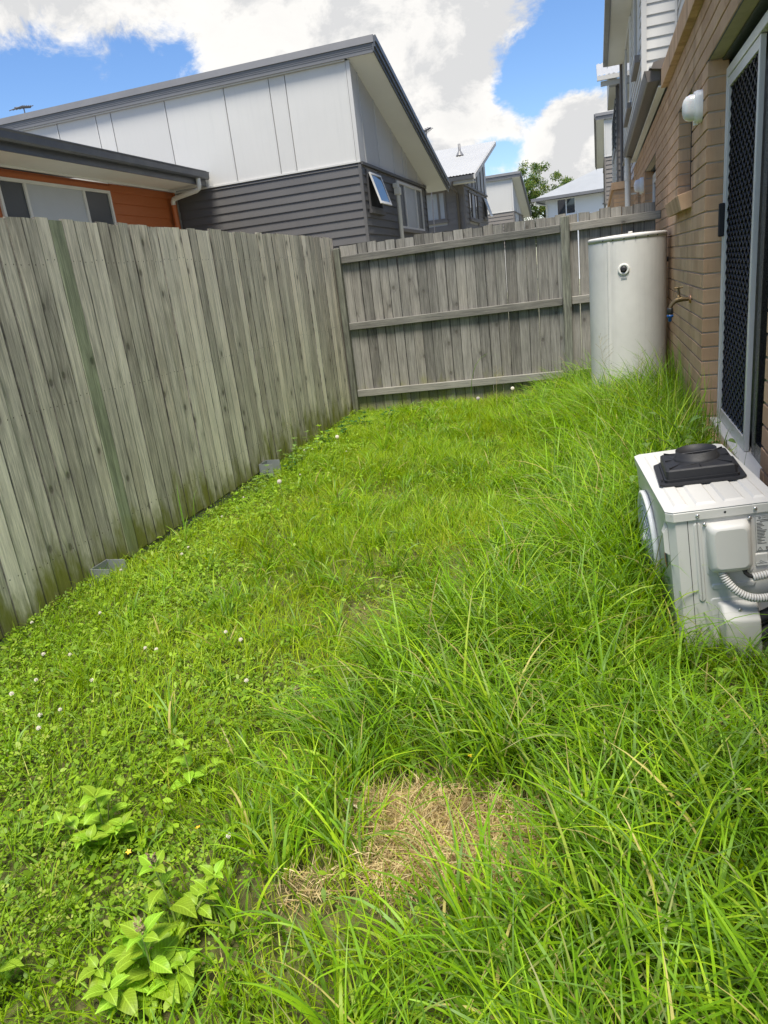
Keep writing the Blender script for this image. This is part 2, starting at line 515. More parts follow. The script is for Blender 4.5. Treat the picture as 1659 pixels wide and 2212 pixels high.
paint('ac_plastic', (0.535, 0.525, 0.49), 0.45, 0.15, (0.48, 0.47, 0.42), 9.0)
simple('fan_white', (0.72, 0.72, 0.70), 0.4)
simple('black_plastic', (0.012, 0.0125, 0.015), 0.62, var=0.3, bump=0.25)
simple('pipe_foam', (0.010, 0.010, 0.012), 0.75, var=0.3, bump=0.5)
simple('screw_steel', (0.55, 0.55, 0.54), 0.3, metallic=0.9)
simple('dark_hole', (0.006, 0.006, 0.007), 0.8)
simple('conduit_grey', (0.50, 0.49, 0.46), 0.5)
simple('conduit_groove', (0.14, 0.135, 0.125), 0.7)
simple('label_paper', (0.58, 0.58, 0.55), 0.5, var=0.05)
simple('label_ink', (0.03, 0.03, 0.03), 0.6)
simple('sticker_blue', (0.01, 0.05, 0.13), 0.4)
simple('sticker_orange', (0.55, 0.09, 0.03), 0.4)
simple('sticker_green', (0.03, 0.22, 0.12), 0.4)
simple('brass', (0.20, 0.145, 0.075), 0.5, metallic=0.75, var=0.4)
simple('hose_blue', (0.01, 0.07, 0.25), 0.4)
simple('hose_black', (0.02, 0.02, 0.02), 0.5)
simple('copper', (0.45, 0.24, 0.13), 0.4, metallic=0.7)
simple('lamp_shell', (0.70, 0.70, 0.67), 0.35)
simple('antenna_metal', (0.16, 0.16, 0.17), 0.5, metallic=0.4)
simple('curtain', (0.45, 0.47, 0.50), 0.5, spec=0.7, var=0.1, scale=3.0)
simple('blind', (0.40, 0.42, 0.44), 0.45, spec=0.8, var=0.06, scale=3.0)
simple('flyscreen', (0.055, 0.06, 0.068), 0.35, spec=0.6)
simple('mesh_black', (0.020, 0.021, 0.024), 0.45, spec=0.35)
simple('timber_stick', (0.55, 0.47, 0.33), 0.8)
glass_mat('window_glass')
glass_mat('door_glass', (0.006, 0.007, 0.009), 0.12)
def lens_mat():
    m, k = new_mat('lamp_lens')
    oc = k.n('TexCoord').outputs['Object']
    wv = k.n('TexWave', {'Vector': oc, 'Scale': 60.0, 'Distortion': 0.5}, bands_direction='Z').outputs['Fac'] if False else k.noise(k.vmath('MULTIPLY', oc, (1, 1, 4.0)), 60.0, 2, 0.5)
    finish(k, k.mix(wv, (0.58, 0.58, 0.56), (0.74, 0.74, 0.72)), 0.25, wv, 0.002, 0.4, Subsurface_Weight=0.15, Specular_IOR_Level=0.6)
lens_mat()
leaf_mat('grass_blades', trans=0.40, rough=0.45)
leaf_mat('clover_leaves', trans=0.38, rough=0.5)
leaf_mat('dry_straw', trans=0.25, rough=0.7)
leaf_mat('weed_leaf', attr=False, col=(0.25, 0.41, 0.028), trans=0.42, rough=0.45)
leaf_mat('pale_weed_leaf', attr=False, col=(0.17, 0.27, 0.07), trans=0.42, rough=0.5)
leaf_mat('dark_weed_leaf', attr=False, col=(0.045, 0.12, 0.022), trans=0.38, rough=0.45)
leaf_mat('weed_stem', attr=False, col=(0.16, 0.20, 0.05), trans=0.1, rough=0.6)
leaf_mat('straw_stem', attr=False, col=(0.36, 0.30, 0.15), trans=0.1, rough=0.7)
leaf_mat('seed_brown', attr=False, col=(0.16, 0.12, 0.06), trans=0.1, rough=0.8)
leaf_mat('tree_leaves', attr=True, trans=0.35, rough=0.5)
simple('bark', (0.10, 0.08, 0.06), 0.9, var=0.4, bump=1.0)
simple('flower_white', (0.66, 0.61, 0.51), 0.7, var=0.15, scale=300.0)
simple('flower_yellow', (0.70, 0.42, 0.02), 0.6)
leaf_mat('seed_fluff', attr=False, col=(0.46, 0.44, 0.40), trans=0.5, rough=0.9)
M = MATS
rng = random.Random(7)

def in_view(x, y, z, mg=0.06):
    c = SC.camera.matrix_world
    p = c.inverted() @ Vector((x, y, z))
    if p.z > -0.05: return False
    u, v = p.x / -p.z * 1544 / 1659, p.y / -p.z * 1544 / 2212
    return abs(u) < .5 + mg and abs(v) < .5 + mg

# ------------------------------------------------------------------ ground
def ground_z(x, y):
    """yard surface: a little low along the left fence, easing up towards the house"""
    x = np.asarray(x, float); y = np.asarray(y, float)
    t = np.clip((x + 2.75) / 0.9, 0, 1)
    z = -0.035 * (1 - t * t * (3 - 2 * t))
    u = np.clip((x + 0.9) / 1.5, 0, 1)
    z = z + 0.05 * u * u * (3 - 2 * u)
    z = z + 0.012 * np.sin(3.1 * x + 1.3 * y) + 0.010 * np.sin(2.3 * y - 4.7 * x + 1.0)
    return z

def soil_mat():
    m, k = new_mat('soil')
    geo = k.n('NewGeometry').outputs['Position']
    n = k.noise(geo, 9.0, 6, 0.65)
    f = k.noise(geo, 85.0, 4, 0.7)
    col = k.ramp(n, [(0.25, (0.07, 0.06, 0.022)), (0.5, (0.11, 0.105, 0.032)), (0.75, (0.10, 0.13, 0.025))])
    finish(k, col, 0.95, k.math('ADD', n, f), 0.02, 0.8)
    return m
soil_mat()
def field_mat():
    m, k = new_mat('far_lawn')
    geo = k.n('NewGeometry').outputs['Position']
    n = k.noise(geo, 0.7, 6, 0.65)
    f = k.noise(geo, 30.0, 4, 0.7)
    col = k.ramp(k.math('ADD', k.math('MULTIPLY', n, 0.6), k.math('MULTIPLY', f, 0.4)), [(0.3, (0.13, 0.14, 0.09)), (0.6, (0.22, 0.22, 0.16)), (0.8, (0.26, 0.25, 0.20))])
    finish(k, col, 0.95, f, 0.03, 0.7)
    return m
field_mat()

def build_ground():
    # one sheet: fine under the yard, coarse to the horizon
    xs = [-600, -200, -80, -40, -20, -10, -6, -4] + list(np.linspace(-2.9, 0.75, 32)) + [1.5, 4, 10, 30, 80, 200, 600]
    ys = [-300, -80, -30, -12, -5] + list(np.linspace(-2, 8.0, 70)) + [9, 11, 14, 20, 30, 45, 60, 100, 200, 600]
    vs, fs = [], []
    for y in ys:
        for x in xs:
            z = float(ground_z(np.clip(x, -2.9, 0.75), np.clip(y, -2, 8)))
            vs.append((x, y, z - 0.02))
    nx = len(xs)
    for j in range(len(ys) - 1):
        for i in range(nx - 1):
            fs.append((j * nx + i, j * nx + i + 1, (j + 1) * nx + i + 1, (j + 1) * nx + i))
    mb = MB(); mb.add(vs, fs, True)
    me = mb.mesh('ground', M['soil'], fix=False)
    me.materials.append(M['far_lawn'])
    cx = np.array([sum(vs[i][0] for i in f) / 4 for f in fs]); cy = np.array([sum(vs[i][1] for i in f) / 4 for f in fs])
    mi = np.where((cx > -2.8) & (cx < 0.75) & (cy < 7.9) & (cy > -2), 0, 1)
    me.polygons.foreach_set('material_index', mi.astype(np.int32))
    o = bpy.data.objects.new('ground', me); COL.objects.link(o)
    tag(o, kind='structure')
    o['label'] = 'soil of the back yard under the grass'
build_ground()

# ------------------------------------------------------------------ paling fences
def paling_mesh(name, w, h, mat, seed, t=0.016, slope=0.0, chip=0.0):
    r = random.Random(seed)
    n = 9
    mb = MB()
    vs = []
    bow = r.uniform(-.003, .003)
    for i in range(n + 1):
        f = i / n
        z = h * f
        e0, e1 = r.uniform(-.0012, .0012), r.uniform(-.0012, .0012)
        dy = bow * math.sin(math.pi * f)
        x0, x1 = -w / 2 + e0, w / 2 + e1
        z0 = z + (slope * x0 if i == n else 0) - (chip if i == n else 0)
        z1 = z + (slope * x1 if i == n else 0)
        c = 0.0018
        vs += [(x0 + c, dy - t / 2, z0), (x1 - c, dy - t / 2, z1), (x1, dy - t / 2 + c, z1), (x1, dy + t / 2, z1), (x0, dy + t / 2, z0), (x0, dy - t / 2 + c, z0)]
    fs = []
    for i in range(n):
        for k in range(6):
            fs.append((i * 6 + k, i * 6 + (k + 1) % 6, (i + 1) * 6 + (k + 1) % 6, (i + 1) * 6 + k))
    fs.append(tuple(range(6))[::-1]); fs.append(tuple(n * 6 + k for k in range(6)))
    mb.add(vs, fs)
    return mb.mesh(name, mat)

def left_fence():
    root = empty('paling_fence', (-2.75, 1.4, 0))
    tag(root, 'long weathered grey lapped paling fence along the left side of the yard', 'fence')
    pitch = 0.1005
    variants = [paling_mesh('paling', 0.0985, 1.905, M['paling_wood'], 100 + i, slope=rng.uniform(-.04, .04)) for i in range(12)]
    green = paling_mesh('paling', 0.0985, 1.905, M['mossy_paling_wood'], 90)
    n = int(6.48 / pitch)
    for i in range(n):
        y = 0.05 + i * pitch
        front = i % 2 == 0
        me = variants[(i % 2) + 2 * rng.randrange(6)]
        gi = round((3.60 - 1.4 - .05) / pitch)
        gi -= gi % 2
        if i == gi: me = green
        # local x of a board runs along the fence, its face (-y local) looks into the yard
        o = inst('paling', me, root, (rng.choice((0, 0, .0025, -.0025)) + rng.uniform(-.001, .001), y, 0.022 + rng.uniform(-.012, .006) - 0.006 * (i < 14)),
                 (rng.uniform(-.002, .002), rng.uniform(-.003, .003), math.pi / 2 + rng.uniform(-.03, .03)))
        if i == gi: o['label'] = 'dark green stained paling'
        # the lapping board behind the joint
        inst('paling', me if i != gi else variants[0], root, (-0.0195, y + pitch / 2, 0.018 + rng.uniform(-.01, .004) - .012), (0, 0, math.pi / 2))
    for z in (0.25, 1.0, 1.72):
        mb = MB().box(-0.036, 0.036, -3.2, 3.2, 0, 0.075)
        me = MB().box(-3.2, 3.2, -0.019, 0.019, -0.0375, 0.0375, 0.003).mesh('rail', M['rail_wood'])
        inst('rail', me, root, (-0.052, 3.2, z), (0, 0, math.pi / 2))
    post = MB().box(-0.045, 0.045, -0.045, 0.045, -0.5, 1.86, 0.004).mesh('post', M['post_wood'])
    for y in (0.4, 2.3, 3.95, 6.2):
        inst('post', post, root, (-0.12, y, 0))
left_fence()

def left_plinth():
    # concrete sleepers under the palings, held by galvanised steel channels
    for i, (a, b) in enumerate(((1.2, 3.05), (3.21, 5.24), (5.40, 7.7))):
        o = MB().box(-0.04, 0.035, a, b, -0.35, 0.006, 0.006).build('concrete_sleeper', M['concrete'], None, (-2.792, 0, 0))
        tag(o, ('grey concrete sleeper under the near end of the long fence', 'grey concrete sleeper under the middle of the long fence', 'grey concrete sleeper under the far end of the long fence')[i], 'sleeper', 'sleepers under the long fence')
    for i, (y, zt) in enumerate(((3.13, 0.088), (5.32, 0.09))):
        root = empty('fence_bracket', (-2.66, y, -0.06))
        tag(root, ('larger galvanised steel channel bracket at the near foot of the long fence', 'small galvanised steel bracket at the far foot of the long fence, beside a dandelion')[i], 'bracket', 'steel brackets at the fence foot')
        t = 0.005
        MB().box(-0.075, -0.075 + t, -0.075, 0.075, -0.3, zt + .06).build('web', M['galvanised'], root)
        MB().box(-0.075 + t + .001, 0.05, -0.075, -0.075 + t, -0.3, zt + .06).build('flange', M['galvanised'], root)
        MB().box(-0.075 + t + .001, 0.05, 0.07, 0.07 + t, -0.3, zt + .06).build('flange', M['galvanised'], root)
left_plinth()

BF0, BF1 = 7.83, 7.98        # back fence distance at its left and right end
def bf_y(x): return BF0 + (x + 2.75) / 3.35 * (BF1 - BF0)
def bf_rise(x): return 0.042 * (x + 2.75) / 3.35
def back_fence():
    ang = math.atan2(BF1 - BF0, 3.35)
    til = -math.atan2(0.042, 3.35)
    root = empty('cross_fence', (-2.75, BF0, 0))
    tag(root, 'dark grey paling fence with three rails closing the far end of the yard', 'fence')
    variants = [paling_mesh('paling', 0.1035 + 0.002 * (i % 3), 1.86, M['dark_paling_wood'], 300 + i, slope=rng.uniform(-.06, .06), chip=rng.choice((0, 0, .006))) for i in range(10)]
    x = -2.735
    while x < 0.56:
        w = 0.1035
        o = inst('paling', variants[rng.randrange(10)], root,
                 (x + 2.75, bf_y(x) - BF0 + 0.011 + rng.uniform(-.003, .003), -0.03 + bf_rise(x) * 0.5 + rng.uniform(-.016, .010)),
                 (0, rng.uniform(-.004, .004), ang + rng.uniform(-.02, .02)))
        x += w + rng.choice((-.0008, .0002, 0.001, 0.002, 0.003))
    # rails run between the posts on the yard side
    for z in (0.303, -0.404, -1.153):
        for (a, b) in ((-2.665, -0.352), (-0.262, 0.595 if z > 0 else 0.59)):
            L = math.hypot(b - a, (b - a) * math.sin(ang))
            me = MB().box(0, L, -0.038, 0.0, -0.078, 0.0, 0.004).mesh('rail', M['rail_wood'])
            inst('rail', me, root, (a + 2.75, bf_y(a) - BF0 - 0.002, E + z + bf_rise(a)), (0, til, ang))
    for (xx, w, top) in ((-2.70, 0.064, 0.385), (-0.307, 0.085, 0.402)):
        me = MB().box(-w / 2, w / 2, -0.075, 0.0, -0.4, E + top, 0.004).mesh('post', M['post_wood'])
        inst('post', me, root, (xx + 2.75, bf_y(xx) - BF0 - 0.0005, 0), (0, 0, ang))
back_fence()

# ------------------------------------------------------------------ brick townhouse on the right
WX = 0.60
Z0 = E + 0.165               # a bed joint
CH = 0.086
def build_townhouse():
    root = empty('brick_townhouse', (WX, 4.8, 0))
    tag(root, 'brown brick townhouse with white weatherboard upper storey along the right side', 'house')
    rel = lambda x, y, z: (x - WX, y - 4.8, z)
    def part(mb_fn, name, mat, parent=None):
        mb = MB(); mb_fn(mb)
        mb.v = [rel(*p) for p in mb.v]
        return mb.build(name, mat, parent or root)
    y_start, y_end = 1.4, 13.6
    zt_op = Z0 + 9 * CH
    openings = [(3.03, 4.83, -1, zt_op), (5.52, 6.38, Z0 + 2 * CH - CH, zt_op), (8.70, 10.60, -1, zt_op), (11.50, 12.36, Z0 + CH, zt_op)]
    # every brick: course by course, stretcher bond, cut at the openings
    bricks = []
    for k in range(-19, 13):
        zb, zt = Z0 + k * CH + 0.005, Z0 + (k + 1) * CH - 0.005
        cuts = sorted([(a, b) for (a, b, c, d) in openings if zb < d - .02 and zt > c + .02])
        segs, s = [], y_start
        for a, b in cuts:
            segs.append((s, a)); s = b
        segs.append((s, y_end))
        for (a, b) in segs:
            # bond measured from the segment's end next to the opening, as a bricklayer would
            off = 0.0 if k % 2 == 0 else 0.12
            y = a
            first = True
            while y < b - 0.004:
                L = (0.24 if not (first and k % 2) else 0.12)
                e = min(b, y + L)
                if b - e < 0.05: e = b
                bricks.append((y + (0 if y == a else 0.0018), e - (0 if e == b else 0.0018), zb, zt))
                y = e; first = False
    cx, tank = None, (0.25, 7.0)
    def score(q):
        yc, zc = (q[0] + q[1]) / 2, (q[2] + q[3]) / 2
        if not in_view(WX, yc, zc, 0.03): return 1e9
        if zc < 0.32: return 1e6 + yc
        if yc > 6.55 and zc < E + 0.05: return 1e6 + yc
        if yc > 7.9 and zc < E + 0.35: return 1e6 + yc
        return yc
    bricks.sort(key=score)
    cache = {}
    rest = MB()
    for i, (a, b, zb, zt) in enumerate(bricks):
        j = rng.uniform(-.0012, .0012)
        if i < 290 and score((a, b, zb, zt)) < 1e5:
            key = round((b - a) * 500)
            if key not in cache:
                L = key / 500
                cache[key] = MB().box(0, 0.108, -L / 2, L / 2, -(CH - .010) / 2, (CH - .010) / 2, 0.0022).mesh('brick', M['brick'])
            inst('brick', cache[key], root, rel(WX + j, (a + b) / 2, (zb + zt) / 2))
        else:
            rest.box(WX + j, WX + .108, a, b, zb, zt)
    rest.v = [rel(*p) for p in rest.v]
    tag(rest.build('brickwork', M['brick'], root, fix=False), kind='stuff')
    # mortar behind the joints
    mb = MB()
    wall = [(y_start, 3.03 - .004, 0), (4.834, 5.516, 0), (6.384, 8.696, 0), (10.604, 11.496, 0), (12.364, y_end, 0)]
    for a, b, _ in wall:
        mb.box(WX + .009, WX + .10, a + .002, b, Z0 - 19 * CH, zt_op)
    mb.box(WX + .0095, WX + .101, y_start, y_end, zt_op + .0005, Z0 + 13 * CH)
    for a, b in ((5.516, 6.384), (11.496, 12.364)):
        mb.box(WX + .0095, WX + .099, a, b, Z0 - 19 * CH, Z0 + CH - .001)
    mb.v = [rel(*p) for p in mb.v]
    mb.build('mortar', M['mortar'], root)
    part(lambda m: m.box(WX + .115, WX + 6.0, y_start, 2.95, -.3, Z0 + 12.9 * CH) or m.box(WX + .6, WX + 6, 2.95, y_end, -.3, Z0 + 12.9 * CH) or m.box(WX + .115, WX + .6, 6.6, 8.62, -.3, Z0 + 12.9 * CH) or m.box(WX + .115, WX + .6, 12.5, 13.6, -.3, Z0 + 12.9 * CH), 'inner_wall', M['dark_hole'])
    # lintels
    for a, b in ((3.03, 4.83), (5.52, 6.38), (8.70, 10.60), (11.50, 12.36)):
        part(lambda m: m.box(WX + .004, WX + .11, a - .1, b + .1, zt_op + .001, zt_op + .007), 'lintel', M['jamb_green'])
        part(lambda m: m.box(WX + .075, WX + .30, a, b, zt_op - .014, zt_op - .002), 'head_lining', M['jamb_green'])
    # projecting soldier course under the parapet
    zs = Z0 + 13 * CH + .004
    me = MB().box(-0.05, 0.06, -0.0375, 0.0375, 0, E + 1.43 - zs, 0.002).mesh('brick', M['brick'])
    y = y_start
    row = MB()
    while y < 7.36:
        if y > 4.3:
            inst('brick', me, root, rel(WX, y + .04, zs))
        else:
            row.box(-.05, .06, y - 4.8, y + .075 - 4.8, zs, E + 1.43)
        y += 0.0795
    tag(row.build('soldier_course', M['brick'], root), kind='stuff')
    part(lambda m: m.box(WX - .044, WX + .062, y_start, 7.37, zs + .002, E + 1.424), 'soldier_mortar', M['mortar'])
    # slot window: sill bricks on edge, tilted outwards, and a dark sash behind
    for (a, b) in ((5.46, 6.46), (11.44, 12.42)):
        n = 9
        for i in range(n):
            w = (b - a) / n
            if a < 8:
                me = MB().box(-0.135, 0.05, -w / 2 + .003, w / 2 - .003, -0.05, 0.05, 0.0025).mesh('sill_brick', M['brick'])
                o = inst('sill_brick', me, root, rel(WX + .055, a + (i + .5) * w, Z0 + CH + 0.045), (0, -R(14), 0))
        if a < 8: part(lambda m: m.box(WX - .045, WX + .10, a + .004, b - .004, Z0 + CH + .01, Z0 + CH + .052), 'sill_mortar', M['mortar'])
        w = part(lambda m: m.box(WX + .085, WX + .11, a + .08, a + .12, Z0 + 2 * CH - .06, zt_op - .058) or m.box(WX + .085, WX + .11, b - .13, b - .09, Z0 + 2 * CH - .06, zt_op - .058) or m.box(WX + .0855, WX + .11, a + .12, b - .13, zt_op - .10, zt_op - .06) or m.box(WX + .0855, WX + .11, a + .12, b - .13, Z0 + 2 * CH - .06, Z0 + 2 * CH - .015), 'window', M['black_frame'])
        g = MB().box(WX + .10, WX + .105, a + .12, b - .13, Z0 + 2 * CH - .02, zt_op - .09)
        g.v = [rel(*p) for p in g.v]
        g.build('pane', M['window_glass'], w)
    # sliding door with a diamond-mesh security screen
    zf = E - 1.045
    for (a, b, near) in ((3.03, 4.83, True), (8.70, 10.60, False)):
        mid = b - 0.90
        part(lambda m: m.box(WX + .055, WX + .16, a, b, zf - .045, zf, .004) , 'door_track', M['alu_frame'])
        part(lambda m: m.box(WX + .0, WX + .115, a, b, zf - .50, zf - .046), 'slab_edge', M['brick'])
        fr = part(lambda m: m.box(WX + .095, WX + .135, b - .028, b - .002, zf, zt_op - .057, .002) or m.box(WX + .095, WX + .135, a + .002, b - .029, zt_op - .105, zt_op - .0575, .002), 'door_frame', M['alu_frame'])
        d = part(lambda m: m.box(WX + .100, WX + .125, b - .064, b - .030, zf + .002, zt_op - .108, .002) or m.box(WX + .100, WX + .125, mid + .008, mid + .046, zf + .002, zt_op - .108, .002)
                 or m.box(WX + .101, WX + .1245, mid + .047, b - .079, zt_op - .158, zt_op - .109) or m.box(WX + .101, WX + .1245, mid + .047, b - .079, zf + .003, zf + .07), 'security_door', M['alu_frame'])
        if near:
            # expanded metal: zig-zag strands leaning alternately, each strand a thin twisted strip
            mm = MB()
            y0, y1, z0, z1 = mid + .047, b - .079, zf + .07, zt_op - .158
            pw, ph = 0.095, 0.056
            nrow, ncol = int((z1 - z0) / ph), int((y1 - y0) / pw)
            ph = (z1 - z0) / nrow; pw = (y1 - y0) / ncol
            for r_ in range(nrow):
                for c_ in range(ncol):
                    ya = y0 + c_ * pw; za = z0 + r_ * ph
                    for (p, q) in (((ya, za), (ya + pw / 2, za + ph / 2)), ((ya + pw / 2, za + ph / 2), (ya + pw, za)), ((ya, za + ph), (ya + pw / 2, za + ph / 2)), ((ya + pw / 2, za + ph / 2), (ya + pw, za + ph))):
                        t = 0.0046
                        mm.add([(WX + .108, p[0] - t, p[1]), (WX + .108, p[0] + t, p[1]), (WX + .108, q[0] + t, q[1]), (WX + .108, q[0] - t, q[1]),
                                (WX + .119, p[0] - t, p[1] + .006), (WX + .119, p[0] + t, p[1] + .006), (WX + .119, q[0] + t, q[1] + .006), (WX + .119, q[0] - t, q[1] + .006)],
                               [(0, 1, 2, 3), (4, 7, 6, 5), (0, 4, 5, 1), (3, 2, 6, 7), (0, 3, 7, 4), (1, 5, 6, 2)])
            mm.v = [rel(*p) for p in mm.v]
            mm.build('grille', M['mesh_black'], d, fix=False)
            h = MB().box(WX + .068, WX + .0995, b - .066, b - .04, E + .02, E + .2, .005)
            h.v = [rel(*p) for p in h.v]
            h.build('handle', M['black_plastic'], d)
        part(lambda m: m.box(WX + .150, WX + .156, mid - .02, b - .002, zf, zt_op - .06), 'flyscreen', M['flyscreen'])
        # fixed leaf, black frame and dark glass
        f2 = part(lambda m: m.box(WX + .128, WX + .165, mid - .115, mid - .026, zf, zt_op - .06, .003) or m.box(WX + .12, WX + .165, a + .002, a + .09, zf, zt_op - .06, .003)
                  or m.box(WX + .129, WX + .164, a + .091, mid - .091, zf, zf + .08) or m.box(WX + .129, WX + .164, a + .091, mid - .091, zt_op - .14, zt_op - .061), 'sliding_panel', M['black_frame'])
        g = MB().box(WX + .145, WX + .15, a + .091, mid - .091, zf + .08, zt_op - .14)
        g.v = [rel(*p) for p in g.v]
        g.build('pane', M['door_glass'], f2)
    # gutter of the lean-to roof beyond the cross fence
    prof = [(.425, E + 1.462), (.418, E + 1.455), (.432, E + 1.40), (.442, E + 1.372), (.45, E + 1.365), (.548, E + 1.365), (.548, E + 1.372), (.455, E + 1.372), (.448, E + 1.378), (.43, E + 1.45)]
    gut = part(lambda m: m.prism(prof, 1, 7.45, 13.05), 'gutter', M['brown_metal'])
    ec = part(lambda m: m.prism([(.425, E + 1.455), (.445, E + 1.366), (.55, E + 1.366), (.552, E + 1.45)], 1, 7.44, 7.4495), 'gutter_end', M['brown_metal'])
    part(lambda m: m.box(.551, .575, 7.46, 13.1, E + 1.33, E + 1.50), 'fascia', M['brown_metal'])
    part(lambda m: m.box(.535, .60, 7.47, 13.09, E + 1.318, E + 1.3295), 'eave_trim', M['soffit_white'])
    part(lambda m: m.prism([(.47, E + 1.455), (.49, E + 1.50), (1.3, E + 1.66), (1.3, E + 1.56), (.60, E + 1.432)], 1, 7.38, 7.4399), 'barge_cap', M['brown_metal'])
    part(lambda m: m.prism([(.46, E + 1.47), (.46, E + 1.482), (1.36, E + 1.66), (1.36, E + 1.648)], 1, 7.441, 14.99), 'lean_to_roof', M['roof_tin'])
    part(lambda m: m.prism([(.62, E + 1.432), (.62, E + 1.44), (1.36, E + 1.62), (1.36, E + 1.612)], 1, -1.0, 7.379), 'lean_to_roof', M['roof_tin'])
    dp = part(lambda m: m.tube([(.475, 12.75, E + 1.37), (.475, 12.75, E - 1.2)], 0.045, 16) or m.tube([(.475, 12.75, E + 1.15), (.475, 12.75, E + 1.05)], 0.05, 16) , 'downpipe', M['pvc_white'])
    b = MB().box(.475, .60, 12.735, 12.765, E + .83, E + .855)
    b.v = [rel(*p) for p in b.v]
    b.build('bracket', M['pvc_white'], dp)
    # next wing's brick front beyond, with a coping
    def wing(m):
        for kk in range(-18, 13):
            zb = Z0 + kk * CH + .005
            x = .36 - (0.12 if kk % 2 else 0)
            for xx in (.36, .60, .84) if kk % 2 == 0 else (.36, .48, .72):
                wd = .24 if not (kk % 2 and xx == .36) else .12
                m.box(xx + .003, xx + wd - .003, 17.5, 17.6, zb, zb + CH - .01)
            for yy in range(30):
                m.box(.358, .45, 17.605 + yy * .24, 17.605 + yy * .24 + .234, zb, zb + CH - .01)
    tag(part(wing, 'wing_brickwork', M['brick']), kind='stuff')
    part(lambda m: m.box(.364, 1.6, 17.506, 24.7, -.2, E + 1.28), 'wing_mortar', M['mortar'])
    part(lambda m: m.box(.32, 1.6, 17.46, 24.7, E + 1.284, E + 1.43), 'wing_coping', M['brick'])
    # upper storey in white weatherboards
    ub = lambda *a, **k2: weatherboards(root, rel, *a, **k2)
    part(lambda m: m.box(1.40, 6.5, -1.0, 14.99, E + 1.2, E + 5.2) or m.box(.83, 6.5, 15.03, 24.5, E + 1.2, E + 5.2), 'upper_wall', M['white_cladding'])
    ub(M['white_cladding'], 'x', 1.40, -1, 3.5, 14.995, E + 1.72, E + 5.1, .17)
    ub(M['white_cladding'], 'y', 15.03, -1, .885, 1.335, E + 1.56, E + 5.1, .17)
    wins = [(15.75, 17.2, E + 3.35, E + 4.85), (19.3, 21.9, E + 3.2, E + 4.9)]
    ub(M['white_cladding'], 'x', .83, -1, 15.1, 24.42, E + 1.56, E + 5.1, .17, openings=wins)
    for (a, b_) in ((.80, .885), (1.335, 1.372)):
        part(lambda m: m.box(a, b_, 14.985 if a < 1 else 14.99, 15.029, E + 1.5, E + 5.12), 'corner_trim', M['white_cladding'])
    part(lambda m: m.box(.80, .829, 15.0295, 15.10, E + 1.5, E + 5.12), 'corner_trim', M['white_cladding'])
    part(lambda m: m.box(.80, .829, 24.42, 24.5, E + 1.5, E + 5.12), 'corner_trim', M['white_cladding'])
    for (a, b_, c, d) in wins:
        w = part(lambda m: m.box(.775, .828, a, a + .06, c, d) or m.box(.775, .828, b_ - .06, b_, c, d) or m.box(.776, .8275, a + .06, b_ - .06, d - .06, d) or m.box(.776, .8275, a + .06, b_ - .06, c, c + .06), 'window', M['alu_frame'])
        for (nm, mt, q) in (('pane', M['window_glass'], (.80, .808, a + .06, b_ - .06, c + .06, d - .06)), ('sill', M['taupe_boards'], (.72, .8275, a - .08, b_ + .08, c - .12, c - .002))):
            g = MB().box(*q); g.v = [rel(*p) for p in g.v]; g.build(nm, mt, w)
    part(lambda m: m.box(.39, .83, 14.6, 24.6, E + 5.10, E + 5.13), 'soffit', M['soffit_white'])
    part(lambda m: m.box(.375, .3895, 14.6, 24.62, E + 5.07, E + 5.26), 'upper_fascia', M['charcoal_metal'])
    part(lambda m: m.prism([(.374, E + 5.12), (.27, E + 5.13), (.265, E + 5.25), (.28, E + 5.25), (.285, E + 5.14), (.374, E + 5.14)], 1, 14.55, 24.7), 'upper_gutter', M['charcoal_metal'])
    part(lambda m: m.prism([(.33, E + 5.27), (.33, E + 5.30), (4, E + 6.5), (4, E + 6.47)], 1, 14.5, 24.7), 'roof', M['roof_tin'])
    part(lambda m: m.prism([(.33, E + 5.27), (.33, E + 5.30), (4, E + 6.5), (4, E + 6.47)], 1, -1, 14.49), 'roof', M['roof_tin']) if False else None
    part(lambda m: m.tube([(.76, 24.62, E + 5.1), (.76, 24.62, E + 1.2)], .045, 10), 'downpipe', M['brown_metal'])

def weatherboards(parent, rel, mat, axis, plane, sgn, a0, a1, z0, z1, ex, openings=()):
    """lapped boards on a wall plane, each its own part, cut at the openings"""
    z = z0
    while z < z1 - .03:
        zt = min(z + ex, z1)
        spans = [(a0, a1)]
        for (o0, o1, oz0, oz1) in openings:
            if z < oz1 - .01 and zt > oz0 + .01:
                nxt = []
                for (s, e) in spans:
                    if o0 > s: nxt.append((s, min(e, o0)))
                    if o1 < e: nxt.append((max(s, o1), e))
                spans = [q for q in nxt if q[1] - q[0] > .02]
        for (s, e) in spans:
            prof = [(plane, z + .004), (plane + sgn * .027, z), (plane + sgn * .027, z + .006), (plane + sgn * .007, zt + .006), (plane, zt + .0035)]
            mb = MB()
            mb.prism(prof, 1 if axis == 'x' else 0, s, e)
            mb.v = [rel(*p) for p in mb.v]
            mb.build('weatherboard', mat, parent)
        z += ex
build_townhouse()

